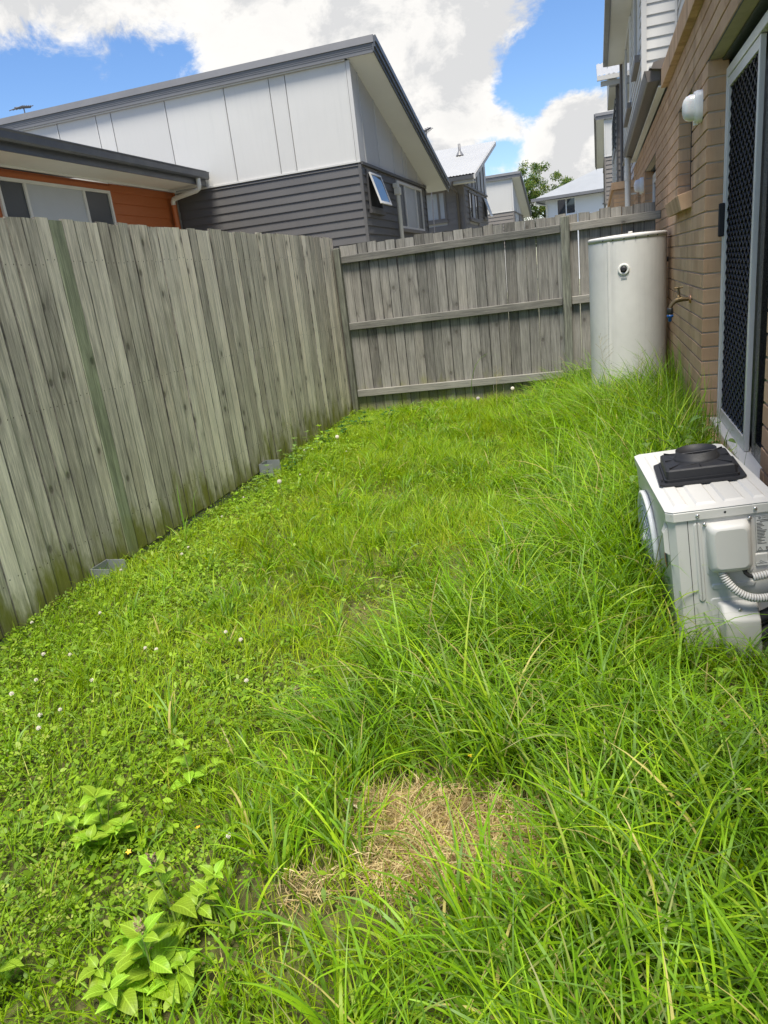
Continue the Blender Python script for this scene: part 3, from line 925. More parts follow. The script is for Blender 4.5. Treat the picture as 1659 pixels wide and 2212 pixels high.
def bulkhead_light(loc, s, label):
    root = empty('bulkhead_light', loc)
    tag(root, label, 'wall light', 'round bulkhead lights on the brick wall')
    def ov(ax, mb, prof, n=28):
        vs, fs = [], []
        for (ry, rz, x) in prof:
            for k in range(n):
                a = 2 * math.pi * k / n
                c_, s_ = math.cos(a), math.sin(a)
                e = 0.72
                vs.append((x, ry * math.copysign(abs(c_) ** e, c_), rz * math.copysign(abs(s_) ** e, s_)))
        for i in range(len(prof) - 1):
            for k in range(n): fs.append((i * n + k, i * n + (k + 1) % n, (i + 1) * n + (k + 1) % n, (i + 1) * n + k))
        mb.add(vs, fs, True)
        mb.add(vs[-n:], [tuple(range(n))])
        return mb
    W, H = .075 * s, .098 * s
    ov(0, MB(), [(W, H, 0.0), (W, H, -.034 * s), (W * .96, H * .97, -.038 * s), (W * .9, H * .92, -.038 * s)]).build('base', M['lamp_shell'], root)
    ov(0, MB(), [(W * .93, H * .95, -.036 * s), (W * .93, H * .95, -.048 * s), (W * .84, H * .87, -.048 * s)]).build('bezel', M['lamp_shell'], root)
    ov(0, MB(), [(W * .82, H * .82, -.044 * s), (W * .80, H * .80, -.075 * s), (W * .72, H * .71, -.098 * s), (W * .55, H * .54, -.112 * s), (W * .30, H * .30, -.119 * s), (W * .05, H * .05, -.121 * s)]).build('lens', M['lamp_lens'], root)
    MB().box(-.05 * s, -.02 * s, -.008, .008, -H - .008, -H + .006, .002).build('catch', M['lamp_shell'], root)
bulkhead_light((WX - .001, 5.04, E + .75), 0.88, 'white oval bulkhead light on the near brick pier beside the security door')
bulkhead_light((WX - .001, 10.82, E + .80), 1.0, 'white oval bulkhead light on the brick wall beyond the cross fence')

def garden_tap():
    root = empty('garden_tap', (WX, 5.43, E - .352))
    tag(root, 'brass garden tap with a blue hose fitting on the brick wall', 'tap')
    MB().lathe([(0, -.012), (.026, -.012), (.028, -.002), (.028, 0.0)], axis='x', n=20).build('flange', M['copper'], root)
    MB().tube([(-.008, 0, 0), (-.045, 0, .002), (-.075, 0, .004), (-.10, 0, -.006), (-.122, 0, -.028), (-.13, 0, -.05)], [.012, .013, .020, .016, .0135, .0135], 12).build('body', M['brass'], root)
    MB().tube([(-.078, 0, .0), (-.078, 0, .03), (-.078, 0, .031), (-.078, 0, .05), (-.078, 0, .075)], [.016, .016, .012, .010, .006], 12).build('stem', M['brass'], root)
    MB().tube([(-.078, -.03, .078), (-.078, -.028, .079), (-.078, 0, .08), (-.078, .028, .079), (-.078, .03, .078)], [.006, .008, .006, .008, .006], 8).tube([(-.105, 0, .079), (-.05, 0, .081)], [.006, .006], 8).build('handle', M['brass'], root)
    MB().lathe([(0, -.048), (.019, -.048), (.021, -.055), (.021, -.085), (.019, -.088), (0, -.088)], (-.13, 0, 0), 16).build('connector', M['hose_black'], root)
    MB().lathe([(0, -.0885), (.0195, -.0885), (.0195, -.092), (0, -.092)], (-.13, 0, 0), 16).build('washer_ring', M['brass'], root)
    MB().lathe([(0, -.0925), (.0215, -.0925), (.0215, -.108), (.015, -.112), (.012, -.118), (.012, -.136), (.008, -.139), (0, -.139)], (-.13, 0, 0), 16).build('hose_fitting', M['hose_blue'], root)
garden_tap()

# ------------------------------------------------------------------ hot water tank
def water_tank():
    root = empty('hot_water_tank', (0.25, 7.0, 0))
    tag(root, 'tall off-white hot water cylinder standing in long grass by the brick wall', 'water heater')
    r, top = 0.325, E + 0.118
    MB().lathe([(r, 0.02), (r, top)], n=72).build('body', M['tank_enamel'], root)
    MB().lathe([(r + .001, top - .022), (r + .0025, top - .023), (r + .003, top + .006), (r + .001, top + .012), (r - .012, top + .018), (r * .5, top + .026), (0.001, top + .028)], n=72).build('lid', M['tank_enamel'], root)
    MB().lathe([(r - .01, -.03), (r - .01, .02)], n=48).build('base', M['black_plastic'], root)
    # lapped vertical seam of the jacket
    def surf(px, h):          # angle of a screen direction on the front of the cylinder
        return px
    a0 = R(-90 - 31)
    mb = MB()
    for i in range(4):
        pass
    vs = []
    for i, da in enumerate((0, 2.2, 4.4)):
        a = a0 + R(da)
        rr = r + (.0035 if i < 2 else .0005)
        vs += [(rr * math.cos(a), rr * math.sin(a), .03), (rr * math.cos(a), rr * math.sin(a), top - .024)]
    a = a0
    vs += [((r - .001) * math.cos(a), (r - .001) * math.sin(a), .03), ((r - .001) * math.cos(a), (r - .001) * math.sin(a), top - .024)]
    mb.add(vs, [(0, 1, 3, 2), (2, 3, 5, 4), (6, 7, 1, 0)])
    mb.build('jacket_seam', M['tank_enamel'], root)
    q0, q1 = a0 - R(.55), a0 - R(.02)
    MB().add([((r + .0006) * math.cos(q), (r + .0006) * math.sin(q), z) for q in (q0, q1) for z in (.03, top - .024)], [(0, 1, 3, 2)]).build('seam_gap', M['dark_hole'], root)
    # relief/thermostat port facing the yard
    pa = R(-97)
    n = Vector((math.cos(pa), math.sin(pa), 0))
    def disc(prof, mat, name, h, ang=pa, parent=root):
        d = Vector((math.cos(ang), math.sin(ang), 0)); t = Vector((-d.y, d.x, 0))
        vs, fs = [], []
        N = 24
        for (rad, o) in prof:
            for k in range(N):
                q = 2 * math.pi * k / N
                p = d * (r + o) + t * (rad * math.cos(q)) + Vector((0, 0, h + rad * math.sin(q)))
                vs.append(p)
        for i in range(len(prof) - 1):
            for k in range(N): fs.append((i * N + k, i * N + (k + 1) % N, (i + 1) * N + (k + 1) % N, (i + 1) * N + k))
        return MB().add(vs, fs, True).build(name, mat, parent)
    hp = E - .138
    port = disc([(.047, -.006), (.047, .005), (.044, .008), (.030, .009), (.027, .004), (.027, -.002)], M['pvc_white'], 'port_ring', hp)
    disc([(.0275, .004), (.024, .012), (.018, .014), (.016, .018), (.0145, .018), (.001, .018)], M['black_plastic'], 'port_plug', hp, parent=port)
    for ang in (-128, -112, -96, -80, -62, -45):
        disc([(.005, -.002), (.005, .0085), (.003, .0105), (.0005, .011)], M['dark_hole'], 'screw', top - .012, R(ang))
    disc([(.005, -.002), (.005, .0025), (.0005, .003)], M['dark_hole'], 'screw', .5, R(-118))
    # worn sticker under the port
    vs = []
    for i in range(7):
        a = pa + R(-4.0 + i * 1.4)
        vs += [((r + .0012) * math.cos(a), (r + .0012) * math.sin(a), hp - .085), ((r + .0012) * math.cos(a), (r + .0012) * math.sin(a), hp - .068)]
    MB().add(vs, [(2 * i, 2 * i + 2, 2 * i + 3, 2 * i + 1) for i in range(6)]).build('worn_sticker', M['galvanised'], root)
    MB().tube([(.30, .02, E - .10), (.338, .01, E - .10)], .022, 12).build('valve_stub', M['black_plastic'], root)
    MB().lathe([(0, top + .026), (.018, top + .026), (.018, top + .038), (.012, top + .040), (0, top + .04)], (.02, -.2, 0), 14).build('lid_cap', M['tank_enamel'], root)
water_tank()

# ------------------------------------------------------------------ air conditioner outdoor unit
AC_M = Matrix.Translation((0.258, 2.452, 0.008)) @ Matrix.Rotation(R(5), 4, 'Z') @ Matrix.Rotation(R(-5), 4, 'Y')
def text_mesh(s, size, mat):
    cu = bpy.data.curves.new('writing', 'FONT')
    cu.body = s; cu.size = size; cu.extrude = 0.0; cu.resolution_u = 2
    ob = bpy.data.objects.new('writing', cu)
    COL.objects.link(ob)
    bpy.context.view_layer.update()
    me = bpy.data.meshes.new_from_object(ob.evaluated_get(bpy.context.evaluated_depsgraph_get()))
    bpy.data.objects.remove(ob)
    me.materials.clear(); me.materials.append(mat)
    return me

def rrect(u0, u1, v0, v1, r, n=4):
    pts = []
    for (cx, cy, a0) in ((u1 - r, v1 - r, 0), (u0 + r, v1 - r, 90), (u0 + r, v0 + r, 180), (u1 - r, v0 + r, 270)):
        for i in range(n + 1):
            a = R(a0 + 90 * i / n)
            pts.append((cx + r * math.cos(a), cy + r * math.sin(a)))
    return pts

def raised(prof_list):
    """stack of rounded-rectangle outlines (pts, depth towards -y) joined into a shell with a cap"""
    mb = MB()
    n = len(prof_list[0][0])
    vs = []
    for pts, y in prof_list:
        vs += [(p[0], y, p[1]) for p in pts]
    fs = []
    for i in range(len(prof_list) - 1):
        for k in range(n): fs.append((i * n + k, i * n + (k + 1) % n, (i + 1) * n + (k + 1) % n, (i + 1) * n + k))
    mb.add(vs, fs, True)
    mb.add(vs[-n:], [tuple(range(n))])
    return mb

def air_conditioner():
    root = empty('air_conditioner', (0, 0, 0))
    root.matrix_world = AC_M
    tag(root, 'white outdoor air conditioner unit leaning in the grass by the sliding door', 'air conditioner')
    W, D, H, ch = 0.345, 0.785, 0.53, 0.022
    outline = [(ch, 0), (W - ch, 0), (W, ch), (W, D - ch), (W - ch, D), (ch, D), (0, D - ch), (0, ch)]
    MB().prism(outline, 2, 0.03, H).build('cabinet', M['ac_enamel'], root)
    MB().prism([(ch + .006, .006), (W - ch - .006, .006), (W - .006, D - .01), (.006, D - .01)], 2, 0.0, 0.0295).build('base_pan', M['ac_enamel'], root)
    # lid with folded rim and pressed ribs
    e = 0.006
    def off(pts, d):
        c = (W / 2, D / 2)
        return [(p[0] + math.copysign(d, p[0] - c[0]), p[1] + math.copysign(d, p[1] - c[1])) for p in pts]
    lid = MB()
    ring = [(off(outline, e), H - .002), (off(outline, e), H + .026), (off(outline, e - .003), H + .030), (off(outline, -.006), H + .032)]
    vs, fs = [], []
    for pts, z in ring: vs += [(p[0], p[1], z) for p in pts]
    n = 8
    for i in range(3):
        for k in range(n): fs.append((i * n + k, i * n + (k + 1) % n, (i + 1) * n + (k + 1) % n, (i + 1) * n + k))
    fs.append(tuple(range(3 * n, 4 * n)))
    fs.append(tuple(range(n))[::-1])
    lid.add(vs, fs)
    lo = lid.build('lid', M['ac_enamel'], root)
    for (a, b) in ((.028, .075), (.098, .165), (.188, .255), (.278, .318)):
        rb = MB()
        zz = H + .0321
        q0 = [(a, .045), (b, .045), (b, D - .05), (a, D - .05)]
        i2 = [(a + .007, .055), (b - .007, .055), (b - .007, D - .06), (a + .007, D - .06)]
        vs = [(x, y, zz) for x, y in q0] + [(x, y, zz + .0055) for x, y in i2]
        rb.add(vs, [(4, 5, 6, 7)] + [(k, (k + 1) % 4, 4 + (k + 1) % 4, 4 + k) for k in range(4)])
        rb.build('lid_rib', M['ac_enamel'], lo)
    def screw(u, y, v, parent=root, r=.0065):
        return MB().lathe([(r, 0), (r, -.002), (r * .8, -.0042), (r * .4, -.0052), (.0003, -.0055)], (u, y, v), 14, 'y').build('screw', M['screw_steel'], parent)
    screw(.092, -e, H + .012); screw(.27, -e, H + .014)
    MB().lathe([(.004, -.0005), (.0003, -.0006)], (.178, -e, H + .014), 12, 'y').build('screw_hole', M['dark_hole'], root)
    # end panel seam
    MB().box(.0588, .0606, -.0012, .002, .035, H - .003).build('panel_seam', M['label_ink'], root)
    # pressed panels on the end
    def pressed(u0, u1, v0, v1, d, name='pressed_panel', mat='ac_enamel', r=.012):
        return raised([(rrect(u0, u1, v0, v1, r), .001), (rrect(u0 + .0035, u1 - .0035, v0 + .0035, v1 - .0035, r), -d), (rrect(u0 + .005, u1 - .005, v0 + .005, v1 - .005, r * .8), -d - .0003)]).build(name, M[mat], root)
    pressed(.076, .102, .22, H - .012, .004)
    pressed(.108, .258, .315, H - .018, .003)
    pressed(.120, .262, .262, .286, .004, r=.009)
    pressed(.112, .275, .02, .232, .003)
    pressed(.262, .305, .332, .382, .004, r=.006)
    # electrical cover
    ec = raised([(rrect(.114, .250, .335, .512, .02), -.003), (rrect(.117, .247, .337, .510, .02), -.030), (rrect(.124, .242, .346, .503, .02), -.043), (rrect(.134, .232, .356, .494, .016), -.047)]).build('electrical_cover', M['ac_plastic'], root)
    screw(.112, -.004, .508); screw(.252, -.004, .512)
    MB().lathe([(.013, 0), (.0003, .0002)], (.222, -.026, .3395), 14, 'z').build('cable_hole', M['dark_hole'], ec)
    # valve cover: wedge-topped box
    vc = MB()
    v = [(.135, -.004, .012), (.262, -.004, .012), (.262, -.004, .216), (.135, -.004, .216), (.142, -.062, .018), (.258, -.062, .018), (.258, -.062, .163), (.142, -.062, .163), (.146, -.022, .212), (.256, -.022, .212)]
    vc.add(v, [(0, 4, 7, 8, 3), (1, 2, 9, 6, 5), (4, 5, 6, 7), (7, 6, 9, 8), (8, 9, 2, 3), (0, 1, 5, 4)])
    vo = vc.build('valve_cover', M['ac_plastic'], root)
    bv = vo.modifiers.new('round', 'BEVEL'); bv.width = .007; bv.segments = 3; bv.limit_method = 'ANGLE'
    for p in vo.data.polygons: p.use_smooth = True
    screw(.198, -.038, .197)
    # rating plate with writing
    u0, u1, v0, v1 = .268, .326, .388, .515
    pl = MB().box(u0, u1, -.0016, .0005, v0, v1).build('rating_plate', M['label_paper'], root)
    ink = MB()
    def line(a, b, c, d): ink.box(a, b, -.0021, -.0012, c, d)
    line(u0 + .001, u1 - .001, v1 - .0018, v1 - .001); line(u0 + .001, u1 - .001, v0 + .001, v0 + .0018)
    line(u0 + .001, u0 + .0018, v0 + .001, v1 - .001); line(u1 - .0018, u1 - .001, v0 + .001, v1 - .001)
    rr = random.Random(3)
    line(u0 + .006, u1 - .006, v1 - .0165, v1 - .0145)
    line(u0 + .016, u1 - .008, v1 - .0215, v1 - .0195)
    z = v1 - .027
    for i in range(15):
        line(u0 + .005, u0 + .005 + rr.uniform(.012, .03), z, z + .0019)
        if i not in (9, 13): line(u1 - .006 - rr.uniform(.004, .010), u1 - .006, z, z + .0019)
        z -= .0052
    x = u0 + .030
    while x < u1 - .006:
        w = rr.choice((.0006, .001, .0014)); line(x, x + w, v0 + .006, v0 + .015); x += w + rr.choice((.0006, .001))
    line(u0 + .032, u1 - .008, v0 + .003, v0 + .0043)
    ink.build('printed_lines', M['label_ink'], pl)
    tri = MB()
    for (p, q) in (((.005, .004), (.019, .004)), ((.019, .004), (.012, .016)), ((.012, .016), (.005, .004))):
        P, Q = Vector((u0 + p[0], v0 + p[1])), Vector((u0 + q[0], v0 + q[1]))
        nn = Vector((-(Q - P).y, (Q - P).x)).normalized() * .0006
        tri.add([(P.x - nn.x, -.0021, P.y - nn.y), (Q.x - nn.x, -.0021, Q.y - nn.y), (Q.x + nn.x, -.0021, Q.y + nn.y), (P.x + nn.x, -.0021, P.y + nn.y)], [(0, 1, 2, 3)])
    tri.box(u0 + .0116, u0 + .0124, -.0021, -.0013, v0 + .0065, v0 + .011)
    tri.build('warning_triangle', M['label_ink'], pl)
    lg = inst('brand_writing', text_mesh('GREE', .0085, M['label_ink']), pl, (u0 + .021, -.0022, v1 - .0105), (math.pi / 2, 0, 0))
    MB().lathe([(.0036, -.0021), (.0018, -.00211)], (u0 + .015, 0, v1 - .0075), 14, 'y').build('brand_mark', M['label_ink'], pl)
    st = MB().box(.2655, .3015, -.0056, -.0042, .338, .350).build('small_sticker', M['label_paper'], root)
    MB().add([(.270, -.0056, .350), (.297, -.0056, .350), (.284, -.0056, .362)], [(0, 1, 2)]).build('sticker_peak', M['label_paper'], st)
    sk = MB().box(.268, .299, -.0061, -.0057, .3455, .3467)
    sk.lathe([(.0042, -.0060), (.0030, -.0060)], (.280, 0, .3525), 12, 'y')
    sk.box(.285, .2905, -.0061, -.0057, .3515, .3525)
    sk.build('sticker_symbol', M['label_ink'], st)
    # conduits
    def conduit(pts, r, name='conduit', N=120):
        P = [Vector(p) for p in pts]
        fine = []
        for i in range(len(P) - 1):
            p0, p1, p2, p3 = P[max(i - 1, 0)], P[i], P[i + 1], P[min(i + 2, len(P) - 1)]
            for s in range(12):
                t = s / 12
                fine.append(.5 * ((2 * p1) + (-p0 + p2) * t + (2 * p0 - 5 * p1 + 4 * p2 - p3) * t * t + (-p0 + 3 * p1 - 3 * p2 + p3) * t ** 3))
        fine.append(P[-1])
        L = [0]
        for i in range(1, len(fine)): L.append(L[-1] + (fine[i] - fine[i - 1]).length)
        pitch = .0085
        n = int(L[-1] / pitch)
        path, rad = [], []
        def at(s):
            for i in range(1, len(L)):
                if L[i] >= s: return fine[i - 1].lerp(fine[i], (s - L[i - 1]) / max(1e-9, L[i] - L[i - 1]))
            return fine[-1]
        for i in range(n):
            for f, q in ((0, .84), (.2, 1), (.62, 1), (.8, .84)):
                path.append(at((i + f) * pitch)); rad.append(r * q)
        mb = MB().tube(path, rad, 12)
        o = mb.build(name, M['conduit_grey'], root)
        o.data.materials.append(M['conduit_groove'])
        mi = []
        for p in o.data.polygons:
            if len(p.vertices) == 4:
                mi.append(1 if (p.vertices[0] // 12) % 4 in (3,) else 0)
            else: mi.append(0)
        o.data.polygons.foreach_set('material_index', mi)
        return o
    conduit([(.150, -.022, .345), (.160, -.032, .312), (.186, -.048, .276), (.225, -.056, .250), (.275, -.054, .241), (.335, -.04, .248), (.40, .03, .26), (.41, .12, .27)], .0145)
    MB().tube([(.222, -.026, .342), (.224, -.03, .328), (.234, -.034, .318), (.250, -.036, .312), (.27, -.036, .312)], .0075, 10).build('cable', M['hose_black'], root)
    conduit([(.244, -.036, .311), (.29, -.034, .316), (.34, -.03, .320), (.39, .01, .324), (.41, .1, .33)], .0145)
    # foam lagged refrigerant pipes
    MB().tube([(.252, -.034, .155), (.29, -.034, .172), (.34, -.034, .2), (.38, -.01, .225), (.40, .06, .24)], .020, 14).build('lagged_pipe', M['pipe_foam'], root)
    MB().tube([(.252, -.036, .09), (.30, -.036, .115), (.345, -.036, .15), (.39, -.01, .185), (.415, .06, .215)], .027, 14).build('lagged_pipe', M['pipe_foam'], root)
    # fan guard on the long face
    fc = Vector((0, .485, .275)); rad = .205
    MB().lathe([(rad - .004, .0), (rad + .006, -.004), (rad + .006, -.020), (rad - .006, -.024), (rad - .014, -.018), (rad - .014, .0)], fc, 48, 'x').build('fan_ring', M['fan_white'], root)
    MB().lathe([(rad - .012, -.0015), (.001, -.0016)], fc, 40, 'x').build('fan_recess', M['dark_hole'], root)
    g = MB()
    for rr2 in (.05, .085, .12, .152, .178):
        pts = [(-.014 - .012 * (1 - rr2 / rad), fc.y + rr2 * math.cos(2 * math.pi * i / 40), fc.z + rr2 * math.sin(2 * math.pi * i / 40)) for i in range(41)]
        g.tube(pts, .0028, 6, cap=False)
    for i in range(28):
        a = 2 * math.pi * i / 28
        pts = []
        for s in range(7):
            q = .03 + (rad - .04) * s / 6
            aa = a + .5 * s / 6
            pts.append((-.012 - .012 * (1 - q / rad), fc.y + q * math.cos(aa), fc.z + q * math.sin(aa)))
        g.tube(pts, [.004] * 7, 4, cap=False)
    g.lathe([(.038, -.012), (.036, -.030), (.02, -.034), (.0005, -.035)], fc, 20, 'x')
    g.build('fan_guard', M['fan_white'], root)
    bl = MB()
    for i in range(3):
        a = 2 * math.pi * i / 3 + .4
        vs = []
        for s in range(6):
            q = .03 + .145 * s / 5
            for t_ in (-.55, .45):
                aa = a + t_ * (1.1 - .3 * s / 5)
                vs.append((-.0045 - (.004 if t_ > 0 else 0), fc.y + q * math.cos(aa), fc.z + q * math.sin(aa)))
        bl.add(vs, [(2 * k, 2 * k + 1, 2 * k + 3, 2 * k + 2) for k in range(5)], True)
    bl.build('fan_blades', M['conduit_grey'], root)
    # grip on the corner and front logo
    gp = MB()
    gp.add([(-.001, .022, .40), (-.001, .075, .40), (-.001, .075, .505), (-.001, .022, .505), (-.017, .026, .41), (-.017, .058, .41), (-.017, .058, .48), (-.017, .026, .48)], [(4, 5, 6, 7), (0, 1, 5, 4), (1, 2, 6, 5), (2, 3, 7, 6), (3, 0, 4, 7)])
    gp.build('corner_grip', M['ac_plastic'], root)
    def drop(name, mat, pts): MB().add([(-.0015, y, z) for y, z in pts], [tuple(range(len(pts)))]).build(name, M[mat], root)
    arc = lambda cy, cz, ry, rz, a0, a1: [(cy + ry * math.cos(R(a0 + (a1 - a0) * i / 10)), cz + rz * math.sin(R(a0 + (a1 - a0) * i / 10))) for i in range(11)]
    drop('logo_blue', 'sticker_blue', arc(.125, .355, .032, .038, 60, 250))
    drop('logo_orange', 'sticker_orange', arc(.118, .347, .032, .038, -110, 55))
    lw = inst('logo_writing', text_mesh('GREE', .036, M['sticker_green']), root, (-.0016, .165, .255), (math.pi / 2, 0, -math.pi / 2))
    for (x, y) in ((.05, .08), (.29, .08), (.05, .70), (.29, .70)):
        MB().box(x - .025, x + .025, y - .03, y + .03, -.03 if x < .1 else -.06, -.001, .004).build('foot', M['black_plastic'], root)
air_conditioner()

def vent_cap():
    root = empty('duct_adaptor')
    root.matrix_world = AC_M @ Matrix.Translation((0.178, 0.40, 0.53 + .0385)) @ Matrix.Rotation(R(-4), 4, 'Z') @ Matrix.Diagonal((1, 1, .78, 1))
    tag(root, 'black plastic square-to-round duct adaptor lying on top of the air conditioner', 'duct adaptor')
    S = .148
    def sq(s, z, c=.008): return [(s - c, -s, z), (s, -s + c, z), (s, s - c, z), (s - c, s, z), (-s + c, s, z), (-s, s - c, z), (-s, -s + c, z), (-s + c, -s, z)]
    mb = MB()
    lv = [sq(S, 0, .018), sq(S, .010, .018), sq(S - .020, .0105), sq(S - .020, .024), sq(S - .026, .0245), sq(S - .028, .062), sq(S - .034, .068)]
    vs = [p for l in lv for p in l]
    fs = []
    for i in range(len(lv) - 1):
        for k in range(8): fs.append((i * 8 + k, i * 8 + (k + 1) % 8, (i + 1) * 8 + (k + 1) % 8, (i + 1) * 8 + k))
    mb.add(vs, fs)
    # roof of the box up to the round collar
    top = sq(S - .034, .068)
    N = 32
    circ = [(.074 * math.cos(2 * math.pi * (k + .5) / N - math.pi / 2 + math.pi / 4 + .15), .074 * math.sin(2 * math.pi * (k + .5) / N - math.pi / 2 + math.pi / 4 + .15), .078) for k in range(N)]
    tv = top + circ
    fs = []
    per = N // 8
    for k in range(8):
        base = [8 + (k * per + j + N - 2) % N for j in range(per + 1)]
        for j in range(per): fs.append((k, base[j + 1], base[j]))
        fs.append((k, (k + 1) % 8, base[per]))
    mb.add(tv, fs)
    mb.build('hood', M['black_plastic'], root)
    MB().lathe([(.082, .070), (.080, .090), (.073, .092), (.0725, .118), (.0700, .118), (.0695, .060)], n=40).build('collar', M['black_plastic'], root)
    MB().lathe([(.069, .064), (.0005, .0641)], n=32).build('throat', M['dark_hole'], root)
    MB().tube([(-.068, 0, .10), (.068, .01, .10)], .004, 8).build('cross_bar', M['black_plastic'], root)
    for i in range(8):
        a = 2 * math.pi * i / 8 + math.pi / 4 * 0
        s0, s1 = .085, (.150 if i % 2 else .112)
        d = Vector((math.cos(a), math.sin(a), 0)); t = Vector((-d.y, d.x, 0)) * .0018
        v = [d * s0 + Vector((0, 0, .077)) - t, d * s1 + Vector((0, 0, .069)) - t, d * s1 + Vector((0, 0, .077)) - t]
        MB().add([p for p in v] + [p + 2 * t for p in v], [(0, 1, 2), (5, 4, 3), (0, 3, 4, 1), (1, 4, 5, 2), (2, 5, 3, 0)]).build('web', M['black_plastic'], root)
    for (x, y) in ((.136, -.02), (-.136, -.1)):
        MB().lathe([(.0045, .010), (.0045, .024), (.003, .026), (.0003, .027)], (x, y, 0), 10).build('peg', M['black_plastic'], root)
vent_cap()

# ------------------------------------------------------------------ neighbouring houses
def window_part(root, rel, axis, plane, sgn, a0, a1, z0, z1, mull=(), frame='black_frame', pane='window_glass', fw=.05, sill=True, panes=None):
    def bx(m, a, b, c, d, p0, p1):
        if axis == 'x': m.box(plane + sgn * p0, plane + sgn * p1, a, b, c, d)
        else: m.box(a, b, plane + sgn * p0, plane + sgn * p1, c, d)
    m = MB()
    bx(m, a0, a0 + fw, z0, z1, -.02, .045); bx(m, a1 - fw, a1, z0, z1, -.02, .045)
    bx(m, a0 + fw, a1 - fw, z1 - fw, z1, -.02, .0445); bx(m, a0 + fw, a1 - fw, z0, z0 + fw, -.02, .0445)
    for q in mull: bx(m, q - fw / 2, q + fw / 2, z0 + fw, z1 - fw, -.02, .040)
    m.v = [rel(*p) for p in m.v]
    w = m.build('window', M[frame], root)
    edges = [a0 + fw] + sorted(mull) + [a1 - fw]
    for i in range(len(edges) - 1):
        s, e = edges[i] + (fw / 2 if i else 0), edges[i + 1] - (fw / 2 if i < len(edges) - 2 else 0)
        g = MB(); bx(g, s, e, z0 + fw, z1 - fw, .004, .010)
        g.v = [rel(*p) for p in g.v]
        g.build('pane', M[(panes[i] if panes else pane)], w)
    if sill:
        g = MB(); bx(g, a0 - .04, a1 + .04, z0 - .075, z0 - .001, -.01, .075)
        g.v = [rel(*p) for p in g.v]
        g.build('sill', M[frame if frame != 'alu_frame' else 'taupe_boards'], w)
    return w

